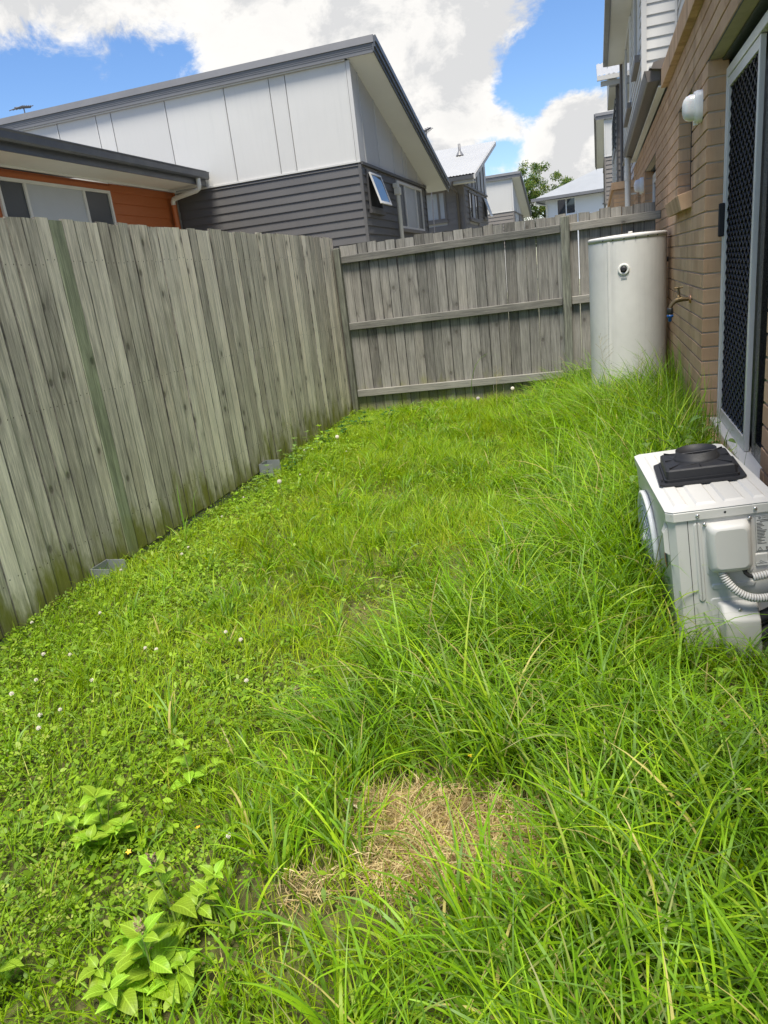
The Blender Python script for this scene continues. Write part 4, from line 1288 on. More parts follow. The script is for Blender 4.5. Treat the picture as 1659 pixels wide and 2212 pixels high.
def skillion_house(name, label, xw, y0, y1, xl, zb, zs0, slope, xr, ry0, ry1, jf, js, dark, zlow, ex, side_openings=(), mirror=None, front_x1=None):
    """tall skillion house: front wall faces -Y at y0, side wall faces +X at xw; white panels above zb, boards below"""
    root = empty(name, (xw, y0, 0))
    tag(root, label, 'house')
    mx = (lambda x: x) if mirror is None else (lambda x: 2 * mirror - x)
    ox = mx(xw)
    root.location = (ox, y0, 0)
    rel = lambda x, y, z: (mx(x) - ox, y - y0, z)
    def part(fn, nm, mat, parent=None):
        m = MB(); fn(m); m.v = [rel(*p) for p in m.v]
        return m.build(nm, M[mat] if isinstance(mat, str) else mat, parent or root)
    zs = lambda y: zs0 - slope * (y - ry0)
    # solid core
    def core(m):
        prof = [(y0 + .04, -.2), (y1, -.2), (y1, zs(y1) - .02), (y0 + .04, zs(y0 + .04) - .02)]
        m.prism(prof, 0, xl, xw - .04)
    part(core, 'core', 'white_cladding')
    # front panels, separated by narrow joints
    edges = [xw - .075] + list(jf) + [xl]
    for i in range(len(edges) - 1):
        a, b = edges[i + 1] + .007, edges[i] - .007
        part(lambda m: m.box(a, b, y0 + .012, y0 + .039, zb + .03, zs(ry0) - .064), 'cladding_panel', 'white_cladding')
        part(lambda m: m.box(b - .030, b + .0, y0 + .002, y0 + .0115, zb + .03, zs(ry0) - .064), 'cover_strip', 'white_cladding')
    part(lambda m: m.box(xw - .0745, xw + .002, y0 - .001, y0 + .038, zb + .03, zs(y0) - .02), 'corner_trim', 'white_cladding')
    part(lambda m: m.box(xl, xw - .0755, ry0 + .0505, y0 + .0385, zs(ry0) - .06, zs(ry0) + .03), 'top_trim', 'white_cladding')
    part(lambda m: m.box(xl, xw + .004, y0 - .012, y0 + .037, zb - .002, zb + .029), 'flashing', 'white_cladding')
    # side panels under the raking soffit
    ed = [y0 + .0385] + list(js) + [y1]
    for i in range(len(ed) - 1):
        a, b = ed[i] + .006, ed[i + 1] - .006
        if zs(b) < zb + .06: b = max(a + .05, ry0 + (zs0 - zb - .06) / slope)
        part(lambda m: m.prism([(a, zb + .02), (b, zb + .02), (b, max(zs(b), zb + .03)), (a, zs(a))], 0, xw - .039, xw - .012), 'cladding_panel', 'white_cladding')
        if i: part(lambda m: m.prism([(a - .02, zb + .02), (a + .022, zb + .02), (a + .022, zs(a) - .01), (a - .02, zs(a) - .004)], 0, xw - .0115, xw + .004), 'cover_strip', 'white_cladding')
    part(lambda m: m.box(xw - .038, xw + .03, y0 + .04, y1, zb - .035, zb + .0195), 'band', dark)
    # boards
    dk = M[dark]
    weatherboards(root, rel, dk, 'y', y0 + .028, -1, front_x1 if front_x1 is not None else xl, xw - .055, zlow, zb - .01, ex)
    weatherboards(root, rel, dk, 'x', xw - .028, 1, y0 + .06, y1 - .06, zlow, zb - .04, ex, openings=side_openings)
    part(lambda m: m.box(xw - .0545, xw + .006, y0 - .004, y0 + .058, zlow, zb - .0365) , 'corner_post', dark)
    part(lambda m: m.box(xw - .027, xw + .006, y1 - .0595, y1 + .01, zlow, zb - .0365) , 'corner_post', dark)
    # raking soffit, roof sheet, fascias and barge gutter
    part(lambda m: m.prism([(ry0 + .05, zs(ry0 + .05)), (ry1, zs(ry1)), (ry1, zs(ry1) + .02), (ry0 + .05, zs(ry0 + .05) + .02)], 0, xw - .039, xr - .03), 'soffit', 'soffit_white')
    part(lambda m: m.box(xl, xr - .02, ry0 + .02, ry0 + .049, zs(ry0) - .035, zs(ry0) + .125), 'fascia', 'fascia_grey')
    for q in (.03, .06, .09):
        part(lambda m: m.box(xl, xr - .02, ry0 + .014, ry0 + .0195, zs(ry0) + q, zs(ry0) + q + .012), 'fascia_rib', 'fascia_grey')
    part(lambda m: m.prism([(ry0 - .005, zs(ry0) + .127), (ry0 + .08, zs(ry0) + .127), (ry0 + .08, zs(ry0) + .25), (ry0 + .02, zs(ry0) + .255)], 0, xl, xr), 'ridge_cap', 'fascia_grey')
    part(lambda m: m.prism([(ry0 + .081, zs(ry0) + .20), (ry1 + .1, zs(ry1 + .1) + .20), (ry1 + .1, zs(ry1 + .1) + .23), (ry0 + .081, zs(ry0) + .23)], 0, xl, xr - .01), 'roof', 'fascia_grey')
    for (o0, o1, t0, t1, nm) in ((-.029, -.0, -.02, .10, 'barge_board'), (.001, .03, .05, .225, 'barge_gutter'), (.0305, .055, .13, .235, 'barge_gutter')):
        part(lambda m: m.prism([(ry0 - .004, zs(ry0) + t0), (ry1 + .1, zs(ry1 + .1) + t0), (ry1 + .1, zs(ry1 + .1) + t1), (ry0 - .004, zs(ry0) + t1)], 0, xr + o0, xr + o1), nm, 'charcoal_metal')
    return root, rel, part

def charcoal_house():
    YH, XW = 15.0, -4.462
    wins = [(15.32, 16.29, E + 1.43, E + 2.19), (17.73, 20.30, E + 1.14, E + 2.19)]
    root, rel, part = skillion_house('skillion_house', 'neighbour house with tall white panel gable over charcoal weatherboards behind the fence', XW, YH, 20.92, -17.0, E + 2.287, E + 4.12, .30, -3.92, 14.9, 21.35,
        [-5.82, -6.17, -7.17, -8.55, -9.88, -10.26, -11.26, -12.62, -14.0], [15.45, 16.47, 17.70, 18.60, 18.91, 20.0], 'charcoal_boards', E + .16, .159, wins, front_x1=-8.66)
    # open awning sash
    a, b, c, d = wins[0]
    w = window_part(root, rel, 'x', XW - .02, 1, a, b, c, d, frame='charcoal_boards', pane='dark_hole', fw=.06)
    sash = empty('awning_sash', rel(XW + .03, (a + b) / 2, d - .06), 0, root)
    sash.rotation_euler = (0, -R(17), 0)
    hw, hh = (b - a) / 2 - .07, d - c - .12
    MB().box(0, .03, -hw, -hw + .04, -hh, 0).box(0, .03, hw - .04, hw, -hh, 0).box(.0005, .0295, -hw + .04, hw - .04, -.04, 0).box(.0005, .0295, -hw + .04, hw - .04, -hh, -hh + .05).build('sash_frame', M['alu_frame'], sash)
    MB().box(.012, .018, -hw + .04, hw - .04, -hh + .05, -.04).build('pane', M['window_glass'], sash)
    a, b, c, d = wins[1]
    w2 = window_part(root, rel, 'x', XW - .02, 1, a, b, c, d, (18.45, 19.62), 'alu_frame', fw=.055, panes=['flyscreen', 'blind', 'flyscreen'])
    dp = part(lambda m: m.tube([(XW + .09, 17.42, E + 1.86), (XW + .09, 17.42, E - 1.3)], .05, 14), 'downpipe', 'pvc_cream')
    g = MB().box(XW + .02, XW + .16, 17.34, 17.50, E + 1.84, E + 2.0, .012).box(XW + .005, XW + .13, 17.33, 17.49, E + 1.99, E + 2.09, .012); g.v = [rel(*p) for p in g.v]
    g.build('rain_head', M['pvc_cream'], dp)
charcoal_house()

def orange_house():
    XW = -8.69
    root = empty('orange_house', (XW, 12, 0))
    tag(root, 'orange weatherboard house with dark gutter and wide window above the left fence', 'house')
    rel = lambda x, y, z: (x - XW, y - 12, z)
    def part(fn, nm, mat, parent=None):
        m = MB(); fn(m); m.v = [rel(*p) for p in m.v]
        return m.build(nm, M[mat], parent or root)
    part(lambda m: m.box(-14, XW - .03, 5.0, 14.97, -.2, E + 2.30), 'core', 'orange_boards')
    win = (9.85, 12.66, E + .95, E + 2.17)
    weatherboards(root, rel, M['orange_boards'], 'x', XW - .03, 1, 5.0, 14.93, E + .40, E + 2.30, .196, openings=[(win[0] - .06, win[1] + .06, win[2], win[3] + .08)])
    part(lambda m: m.box(XW - .03, XW + .006, win[1] + .001, win[1] + .06, win[2], win[3]) or m.box(XW - .03, XW + .006, win[0] - .06, win[1] + .06, win[3] + .001, win[3] + .08), 'architrave', 'orange_boards')
    window_part(root, rel, 'x', XW - .03, 1, *win, (10.45, 11.90), 'alu_frame', fw=.05, panes=['flyscreen', 'curtain', 'flyscreen'])
    part(lambda m: m.box(XW, XW + .012, 14.88, 14.966, E + .4, E + 2.3), 'corner_trim', 'orange_boards')
    part(lambda m: m.box(XW - .03, -7.92, 5.0, 14.96, E + 2.335, E + 2.35), 'soffit', 'soffit_white')
    part(lambda m: m.box(XW + .032, XW + .06, 5.0, 14.95, E + 2.305, E + 2.334), 'soffit_bead', 'soffit_white')
    part(lambda m: m.box(-7.919, -7.895, 5.0, 14.97, E + 2.325, E + 2.54), 'fascia', 'charcoal_metal')
    part(lambda m: m.prism([(-7.894, E + 2.44), (-7.80, E + 2.43), (-7.775, E + 2.46), (-7.768, E + 2.55), (-7.755, E + 2.575), (-7.79, E + 2.578), (-7.79, E + 2.47), (-7.894, E + 2.46)], 1, 4.9, 14.93), 'gutter', 'charcoal_metal')
    part(lambda m: m.prism([(-7.83, E + 2.58), (-7.83, E + 2.61), (-14, E + 3.3), (-14, E + 3.27)], 1, 4.8, 14.96), 'roof', 'fascia_grey')
    dp = part(lambda m: m.tube([(-7.84, 14.55, E + 2.44), (-7.84, 14.55, E + 2.32), (-7.86, 14.56, E + 2.25), (-7.93, 14.57, E + 2.215), (-8.45, 14.66, E + 2.16), (-8.56, 14.68, E + 2.14), (-8.595, 14.69, E + 2.09), (-8.595, 14.69, E + 2.03)], .048, 14), 'downpipe_offset', 'pvc_white')
    part(lambda m: m.tube([(-8.595, 14.69, E + 2.029), (-8.595, 14.69, E - 1.3)], .052, 14), 'downpipe', 'orange_boards')
orange_house()

def tin_house():
    XW, Y0, Y1 = -4.46, 27.3, 33.3
    root = empty('tin_roof_house', (XW, Y0, 0))
    tag(root, 'taupe weatherboard house with pale corrugated roof beyond the cross fence', 'house')
    rel = lambda x, y, z: (x - XW, y - Y0, z)
    def part(fn, nm, mat, parent=None):
        m = MB(); fn(m); m.v = [rel(*p) for p in m.v]
        return m.build(nm, M[mat], parent or root)
    zs = lambda y: E + 2.93 + .285 * (y - 26.56)
    zb = E + 2.93
    part(lambda m: m.prism([(Y0 + .04, -.2), (Y1, -.2), (Y1, zs(Y1)), (Y0 + .04, zs(Y0 + .04))], 0, -14, XW - .04), 'core', 'white_cladding')
    fwin = (-6.1, -5.13, E + 1.80, E + 2.79)
    weatherboards(root, rel, M['taupe_boards'], 'y', Y0 + .03, -1, -9, XW - .05, E + .3, zb - .02, .19, openings=[fwin])
    swins = [(28.3, 30.5, E + 1.80, E + 2.79), (31.9, 32.8, E + 2.0, E + 2.79)]
    weatherboards(root, rel, M['taupe_boards'], 'x', XW - .03, 1, Y0 + .06, Y1, E + .3, zb - .05, .19, openings=swins)
    part(lambda m: m.box(XW - .05, XW + .01, Y0 - .004, Y0 + .06, E + .3, zb), 'corner_post', 'taupe_boards')
    part(lambda m: m.box(XW - .03, XW + .03, Y0 + .06, Y1, zb - .05, zb + .02), 'band', 'taupe_boards')
    ed = [27.36, 28.3, 29.3, 30.1, 30.6, 31.6, 32.5, 33.3]
    for i in range(len(ed) - 1):
        a, b = ed[i] + .008, ed[i + 1] - .008
        part(lambda m: m.prism([(a, zb + .021), (b, zb + .021), (b, zs(b)), (a, zs(a))], 0, XW - .039, XW - .012), 'cladding_panel', 'white_cladding')
        if i: part(lambda m: m.prism([(a - .03, zb + .021), (a + .03, zb + .021), (a + .03, zs(a)), (a - .03, zs(a) - .01)], 0, XW - .0115, XW + .02), 'cover_strip', 'taupe_boards')
    window_part(root, rel, 'y', Y0 + .02, -1, *fwin, (-5.4,), 'taupe_boards', fw=.07, panes=['blind', 'blind'])
    window_part(root, rel, 'x', XW - .02, 1, *swins[0], (29.0, 29.8), 'taupe_boards', fw=.07, panes=['window_glass', 'curtain', 'window_glass'])
    window_part(root, rel, 'x', XW - .02, 1, *swins[1], (), 'taupe_boards', fw=.06, pane='dark_hole')
    sash = empty('awning_sash', rel(XW + .03, 32.35, E + 2.74), 0, root)
    sash.rotation_euler = (0, -R(18), 0)
    MB().box(0, .03, -.4, -.36, -.75, 0).box(0, .03, .36, .4, -.75, 0).box(.001, .029, -.36, .36, -.04, 0).box(.001, .029, -.36, .36, -.75, -.70).build('sash_frame', M['alu_frame'], sash)
    MB().box(.012, .018, -.36, .36, -.70, -.04).build('pane', M['blind'], sash)
    # corrugated roof sheet
    YR0, YR1 = 26.5, 32.9
    m = MB()
    n = 2 * int((14 - 3.92) / .11)
    vs = []
    for i in range(n + 1):
        x = -3.92 - i * (14 - 3.92) / n
        dz = .022 if i % 2 else 0
        vs += [(x, YR0, zs(YR0) + .19 + dz), (x, YR1, zs(YR1) + .19 + dz)]
    m.add(vs, [(2 * i, 2 * i + 2, 2 * i + 3, 2 * i + 1) for i in range(n)])
    m.v = [rel(*p) for p in m.v]
    rf = m.build('roof', M['roof_tin'], root, fix=False)
    part(lambda q: q.prism([(26.5, zs(26.5) + .02), (YR1, zs(YR1) + .02), (YR1, zs(YR1) + .175), (26.5, zs(26.5) + .175)], 0, -3.95, -3.90), 'barge_board', 'white_cladding')
    part(lambda q: q.prism([(26.55, zs(26.55)), (YR1, zs(YR1)), (YR1, zs(YR1) + .02), (26.55, zs(26.55) + .02)], 0, XW - .05, -3.951), 'soffit', 'soffit_white')
    part(lambda q: q.box(-14, -3.96, 26.5, 26.54, E + 2.86, zs(26.5) + .16), 'fascia', 'white_cladding')
    part(lambda q: q.prism([(26.499, zs(26.5) + .03), (26.40, zs(26.5) + .03), (26.37, zs(26.5) + .15), (26.39, zs(26.5) + .15), (26.42, zs(26.5) + .05), (26.499, zs(26.5) + .05)], 0, -14, -3.96), 'gutter', 'fascia_grey')
    part(lambda q: q.box(-14, -4.0, 26.56, 27.3, E + 2.90, E + 2.92), 'eave_soffit', 'soffit_white')
    part(lambda q: q.tube([(-4.72, 26.44, E + 2.95), (-4.72, 26.46, E + 2.75), (-4.68, 27.0, E + 2.66), (-4.68, 27.22, E + 2.6), (-4.68, 27.22, E - 1)], .05, 12), 'downpipe', 'brown_metal')
    fl = MB().lathe([(.05, 0), (.05, .42), (.001, .42)], (-5.05, 30.6, zs(30.6) + .2), 12).lathe([(.16, .0), (.06, .16)], (-5.05, 30.6, zs(30.6) + .2), 12)
    fl.v = [rel(*p) for p in fl.v]
    fl.build('vent_pipe', M['fascia_grey'], rf)
tin_house()

skillion_house('far_skillion_house', 'far white panel house over taupe boards between the corrugated roof and the tree', -4.46, 44.2, 49.9, -16, E + 2.91, E + 4.66, .32, -4.0, 44.08, 49.9,
               [-6.2, -8.0], [45.6, 47.0, 48.4], 'taupe_boards', E + 1.0, .19, [(45.0, 47.2, E + 1.9, E + 2.8)])

def white_hip_house():
    root = empty('white_house', (-1.0, 55, 0))
    tag(root, 'far white rendered house with a grey hip roof and dark windows', 'house')
    ang = -R(5)
    rt = Matrix.Rotation(ang, 4, 'Z')
    rel = lambda x, y, z: tuple(rt @ Vector((x, y - 55, z)) - Vector((-1.0, 0, 0)) )
    def part(fn, nm, mat, parent=None):
        m = MB(); fn(m); m.v = [rel(*p) for p in m.v]
        return m.build(nm, M[mat], parent or root)
    x0, x1, y0, y1 = -3.4, 7.0, 55.0, 64.0
    part(lambda m: m.box(x0, x1, y0, y1, -.3, E + 4.0), 'wall', 'white_render')
    o = .75
    zt = E + 4.12
    def roof(m):
        A = [(x0 - o, y0 - o, zt), (x1 + o, y0 - o, zt), (x1 + o, y1 + o, zt), (x0 - o, y1 + o, zt)]
        h = 2.05; d = 4.6
        B = [(x0 - o + d, (y0 + y1) / 2, zt + h), (x1 + o - d, (y0 + y1) / 2, zt + h)]
        m.add(A + B, [(0, 1, 5, 4), (1, 2, 5), (2, 3, 4, 5), (3, 0, 4), (3, 2, 1, 0)])
    part(roof, 'roof', 'grey_roof')
    part(lambda m: m.box(x0 - o - .1, x1 + o, y0 - o - .1, y0 - o - .001, zt - .14, zt + .05), 'gutter', 'fascia_grey')
    part(lambda m: m.box(x0 - o - .1, x0 - o - .001, y0 - o, y1 + o, zt - .14, zt + .05), 'gutter', 'fascia_grey')
    window_part(root, rel, 'y', y0, -1, x0 + .75, x0 + 2.05, E + 2.9, E + 3.98, (x0 + 1.4,), 'white_render', fw=.07)
    window_part(root, rel, 'y', y0, -1, x0 + 3.85, x0 + 4.5, E + 3.3, E + 3.95, (), 'alu_frame', fw=.07)
    part(lambda m: m.tube([(x0 - o + .15, y0 - o, zt - .1), (x0 - o + .2, y0 - o + .1, zt - .32), (x0 + .1, y0 - .08, zt - .45), (x0 + .1, y0 - .08, 0)], .06, 10), 'downpipe', 'pvc_white')
white_hip_house()

def far_townhouses():
    # second townhouse of the row on the right
    root = empty('row_townhouse', (.65, 26, 0))
    tag(root, 'second townhouse along the right side with a small corrugated roof and taupe boards', 'house')
    rel = lambda x, y, z: (x - .65, y - 26, z)
    def part(fn, nm, mat, parent=None):
        m = MB(); fn(m); m.v = [rel(*p) for p in m.v]
        return m.build(nm, M[mat], parent or root)
    part(lambda m: m.box(.68, 5, 26.03, 34, -.2, E + 4.9), 'core', 'taupe_boards')
    weatherboards(root, rel, M['taupe_boards'], 'y', 26.03, -1, .70, 1.6, E + 1.9, E + 4.8, .19)
    wn = (27.2, 31.5, E + 3.3, E + 4.7)
    weatherboards(root, rel, M['white_cladding'], 'x', .68, -1, 26.1, 34, E + 1.9, E + 4.8, .19, openings=[wn])
    part(lambda m: m.box(.64, .70, 26.0, 26.1, E + 1.9, E + 4.85), 'corner_post', 'charcoal_boards')
    window_part(root, rel, 'x', .68, -1, *wn, (28.6, 30.1), 'black_frame', fw=.07)
    m = MB(); vs = []
    n = 32
    for i in range(n + 1):
        x = .10 + i * 2.2 / n; dz = .03 if i % 2 else 0
        vs += [(x, 25.4, E + 5.06 + dz), (x, 30, E + 6.35 + dz)]
    m.add(vs, [(2 * i, 2 * i + 2, 2 * i + 3, 2 * i + 1) for i in range(n)])
    m.v = [rel(*p) for p in m.v]; m.build('roof', M['roof_tin'], root, fix=False)
    part(lambda q: q.box(.10, 2.3, 25.3, 25.4, E + 4.93, E + 5.05), 'gutter', 'white_cladding')
    part(lambda q: q.box(.20, 2.3, 25.42, 25.46, E + 4.78, E + 4.92), 'fascia', 'white_cladding')
    part(lambda q: q.prism([(25.42, E + 4.95), (30, E + 6.2), (30, E + 6.3), (25.42, E + 5.04)], 0, .10, .15), 'barge_board', 'white_cladding')
    part(lambda q: q.prism([(26.1, E + 4.84), (30, E + 4.84), (30, E + 6.1), (26.1, E + 5.0)], 0, .45, .70), 'gable_wall', 'white_cladding')
    # third one, skillion like the neighbours, seen past the second
    skillion_house('third_townhouse', 'third townhouse of the right row, pale panel wall with a deep raking soffit', -.42, 39, 46, -6, E + 4.36, E + 6.0, .30, -.03, 38.9, 44.2,
                   [-2.0], [40.5, 42.0], 'taupe_boards', E + 2.3, .19, mirror=0.0)
far_townhouses()

def antenna(loc, rz, s, label, n=6):
    root = empty('tv_antenna', loc, rz)
    tag(root, label, 'antenna', 'television antennas on the roofs')
    MB().tube([(0, 0, -3.0), (0, 0, .1)], .016, 8).build('mast', M['antenna_metal'], root)
    MB().tube([(-.55 * s, 0, 0), (.45 * s, 0, .18 * s)], .028, 8).build('boom', M['antenna_metal'], root)
    for i in range(n):
        f = i / (n - 1)
        x = -.5 * s + .9 * s * f
        L = (.62 - .3 * f) * s
        MB().tube([(x, -L, .18 * s * f), (x, L, .18 * s * f)], .011, 6).build('element', M['antenna_metal'], root)
antenna((-15.2, 19.0, E + 5.66), R(75), .5, 'television antenna above the ridge of the white panel house, at far left')
antenna((-5.0, 24.3, E + 4.22), R(-30), .42, 'television antenna beside the raking gutter, above the corrugated roof')

def tree():
    cx, cy = -4.3, 68.0
    root = empty('leafy_tree', (cx, cy, 0))
    tag(root, 'tall leafy green tree behind the far houses', 'tree')
    r = random.Random(5)
    tr = MB().tube([(0, 0, -.3), (.1, 0, 2), (0, .1, 4.2), (.1, 0, 6.5)], [.24, .2, .15, .06], 8)
    tips = []
    for i in range(26):
        a = r.uniform(0, 6.28); h = r.uniform(2.2, 6.0)
        L = r.uniform(1.2, 3.0) * (1.05 - (h - 2) / 7)
        d = Vector((math.cos(a), math.sin(a), r.uniform(.25, .9)))
        p0 = Vector((.05, .05, h)); p2 = p0 + d * L; p1 = p0 + d * L * .5 + Vector((0, 0, -.1))
        tr.tube([p0, p1, p2], [.07, .05, .015], 5)
        tips += [p2, p1.lerp(p2, .5), p1]
    tr.build('trunk', M['bark'], root)
    g = np.random.default_rng(11)
    N = 24000
    C = []
    for k in range(135):
        # crown clumps: one high dome on the left, lower spires to the right
        u = r.random()
        if u < .62: c = (r.gauss(-1.2, 1.2), r.gauss(0, 1.2), r.uniform(3.0, 9.5))
        elif u < .85: c = (r.gauss(1.35, .65), r.gauss(0, .9), r.uniform(2.6, 8.4))
        else: c = (r.gauss(2.35, .5), r.gauss(0, .7), r.uniform(2.4, 7.7))
        hh = (c[2] - 3.0) / 6.5
        C.append(((c[0] + 1.2) * (1.15 - .55 * max(0, hh)) - 1.2 if u < .62 else c[0], c[1], c[2], r.uniform(.28, .62)))
    C = np.array(C)
    idx = g.integers(0, len(C), N)
    off = g.normal(0, 1, (N, 3)); off /= np.linalg.norm(off, axis=1)[:, None]
    off *= (g.random(N) ** .45)[:, None] * C[idx, 3][:, None] * np.array([1, 1, .85])
    P = C[idx, :3] + off
    leaf_cloud('crown', P, g, .085, M['tree_leaves'], root, [(.035, .085, .016), (.06, .13, .022), (.13, .19, .035), (.20, .23, .05)])

def leaf_cloud(name, P, g, size, mat, parent, cols, up=.35, elong=2.1):
    """many small folded leaves in one part"""
    N = len(P)
    d = g.normal(0, 1, (N, 3)); d[:, 2] -= .4; d /= np.linalg.norm(d, axis=1)[:, None]
    nn = g.normal(0, 1, (N, 3)); nn[:, 2] += up * 3
    s = np.cross(d, nn); s /= np.linalg.norm(s, axis=1)[:, None]
    L = size * elong * g.uniform(.6, 1.4, N)[:, None]; W = size * g.uniform(.6, 1.3, N)[:, None] * .5
    V = np.stack([P, P + d * L * .45 + s * W, P + d * L, P + d * L * .45 - s * W], 1).reshape(-1, 3)
    F = np.arange(4 * N).reshape(-1, 4)
    cols = np.array(cols)
    c = cols[g.integers(0, len(cols), N)] * g.uniform(.75, 1.25, N)[:, None]
    return np_mesh(name, V, F, np.repeat(c, 4, 0), mat, parent, smooth=False)

def np_mesh(name, V, F, C, mat, parent=None, smooth=True):
    me = bpy.data.meshes.new(name)
    nv, nf = len(V), len(F)
    me.vertices.add(nv); me.vertices.foreach_set('co', np.ascontiguousarray(V, np.float32).ravel())
    k = F.shape[1]
    me.loops.add(nf * k); me.loops.foreach_set('vertex_index', np.ascontiguousarray(F, np.int32).ravel())
    me.polygons.add(nf); me.polygons.foreach_set('loop_start', np.arange(0, nf * k, k, dtype=np.int32))
    try: me.polygons.foreach_set('loop_total', np.full(nf, k, np.int32))
    except Exception: pass
    me.polygons.foreach_set('use_smooth', np.full(nf, smooth))
    ca = me.color_attributes.new('Col', 'FLOAT_COLOR', 'POINT')
    rgba = np.ones((nv, 4), np.float32); rgba[:, :3] = C
    ca.data.foreach_set('color', rgba.ravel())
    me.materials.append(mat)
    me.update(calc_edges=True); me.validate()
    o = bpy.data.objects.new(name, me); COL.objects.link(o)
    if parent: o.parent = parent
    return o
tree()

# ------------------------------------------------------------------ grass, clover and weeds
G = np.random.default_rng(2024)
def vnoise(x, y, scale, seed):
    g = np.random.default_rng(seed)
    T = g.random((64, 64))
    u, v = np.asarray(x) / scale + 100, np.asarray(y) / scale + 100
    i, j = np.floor(u).astype(int), np.floor(v).astype(int)
    fu, fv = u - i, v - j
    fu = fu * fu * (3 - 2 * fu); fv = fv * fv * (3 - 2 * fv)
    a, b = T[i % 64, j % 64], T[(i + 1) % 64, j % 64]
    c, d = T[i % 64, (j + 1) % 64], T[(i + 1) % 64, (j + 1) % 64]
    return (a * (1 - fu) + b * fu) * (1 - fv) + (c * (1 - fu) + d * fu) * fv
def sstep(a, b, x):
    t = np.clip((x - a) / (b - a), 0, 1)
    return t * t * (3 - 2 * t)

def allowed(x, y):
    ok = (x > -2.72) & (x < 0.585) & (y < 7.84 + (x + 2.75) * .04)
    ok &= ~((x > 0.19) & (x < 0.585) & (y > 2.42) & (y < 3.27))
    ok &= ((x - .25) ** 2 + (y - 7.0) ** 2) > .335 ** 2
    ok &= ~((x > 0.55) & (y > 3.0) & (y < 4.85))
    return ok
def dead(x, y):
    n = vnoise(x, y, .11, 31) * .5 + vnoise(x, y, .05, 32) * .25
    d = np.sqrt(((x + .40) / .29) ** 2 + ((y - 1.47) / .19) ** 2)
    d2 = np.sqrt(((x + .72) / .20) ** 2 + ((y - 1.27) / .14) ** 2) + .62
    return sstep(1.15, .72, np.minimum(d, d2) + (n - .37) * .9)
def bare(x, y):
    """thin, yellowing places"""
    d = np.minimum(np.hypot((x + 1.05) / .30, (y - 2.72) / .24) + .3, np.hypot((x + .75) / .30, (y - 1.18) / .22) + .35)
    d = np.minimum(d, np.hypot((x + 1.5) / .2, (y - 1.2) / .15) + .4)
    d = np.minimum(d, np.hypot((x + .62) / .25, (y - 3.25) / .22))
    n = vnoise(x, y, .16, 33)
    return sstep(1.1, .35, d + (n - .5) * .8)
def longness(x, y):
    n = (vnoise(x, y, .55, 21) - .5) * .55 + (vnoise(x, y, .22, 22) - .5) * .25
    edge = np.where(y > 5.2, -.62, np.where(y > 2.4, -.42, -.85))
    edge = -.42 - .20 * sstep(4.5, 6.5, y) - .50 * sstep(2.7, 1.9, y) + .24 * sstep(1.55, 1.05, y)
    return sstep(edge - .38, edge + .42, x + n)
def cloverness(x, y):
    n = (vnoise(x, y, .4, 41) - .5) * .7 + (vnoise(x, y, .15, 42) - .5) * .3
    strip = sstep(-1.85, -2.25, x + n * .6 - .20 * sstep(4.0, 3.0, y))
    front = sstep(-.85, -1.35, x + n * .8) * sstep(2.7, 2.0, y + n * .6)
    return np.maximum(strip, front)

def blade_mesh(P, az, L, W, th0, curv, seg, twist, col, tipcol=None, power=1.35):
    n = len(P)
    t = np.linspace(0, 1, seg + 1)
    th = th0[:, None] + curv[:, None] * ((t[:-1] + t[1:]) / 2)[None, :] ** power
    ds = (L / seg)[:, None]
    hx = np.concatenate([np.zeros((n, 1)), np.cumsum(np.sin(th) * ds, 1)], 1)
    hz = np.concatenate([np.zeros((n, 1)), np.cumsum(np.cos(th) * ds, 1)], 1)
    ca, sa = np.cos(az)[:, None], np.sin(az)[:, None]
    bend = twist[:, None] * .25 * (t ** 2)[None, :] * L[:, None]
    X = P[:, 0:1] + ca * hx - sa * bend; Y = P[:, 1:2] + sa * hx + ca * bend; Z = P[:, 2:3] + hz
    Z = np.maximum(Z, ground_z(X, Y) - .012 + .008)
    X = np.clip(X, -2.735, WX - .012)
    Y = np.minimum(Y, 7.80 + (X + 2.75) * .04)
    w = W[:, None] * ((.45 + .55 * np.minimum(1, t * 3.5)) * (1 - t ** 2.4) + .015)[None, :]
    thn = np.concatenate([th[:, :1], (th[:, 1:] + th[:, :-1]) / 2, th[:, -1:]], 1)
    tw = twist[:, None] * (.3 + .9 * t)[None, :]
    # side vector turned about the blade's own direction
    nx, nz = np.cos(thn), -np.sin(thn)
    sx = -sa * np.cos(tw) + ca * nx * np.sin(tw)
    sy = ca * np.cos(tw) + sa * nx * np.sin(tw)
    sz = nz * np.sin(tw)
    A = np.stack([X - sx * w / 2, Y - sy * w / 2, Z - sz * w / 2], -1)
    B = np.stack([X + sx * w / 2, Y + sy * w / 2, Z + sz * w / 2], -1)
    V = np.stack([A, B], 2).reshape(-1, 3)
    base = (np.arange(n) * (seg + 1) * 2)[:, None] + (np.arange(seg) * 2)[None, :]
    F = np.stack([base, base + 1, base + 3, base + 2], -1).reshape(-1, 4)
    tipcol = col if tipcol is None else tipcol
    C = col[:, None, :] * (1 - t ** 3)[None, :, None] + tipcol[:, None, :] * (t ** 3)[None, :, None]
    C = np.repeat(C[:, :, None, :], 2, 2).reshape(-1, 3)
    return V, F, C

def join(parts):
    Vs, Fs, Cs, o = [], [], [], 0
    for V, F, C in parts:
        Vs.append(V); Fs.append(F + o); Cs.append(C); o += len(V)
    return np.concatenate(Vs), np.concatenate(Fs), np.concatenate(Cs)

def palette(n, cols, wts, var=.16):
    cols = np.array(cols); k = G.choice(len(cols), n, p=np.array(wts) / sum(wts))
    return cols[k] * G.uniform(1 - var, 1 + var, n)[:, None]

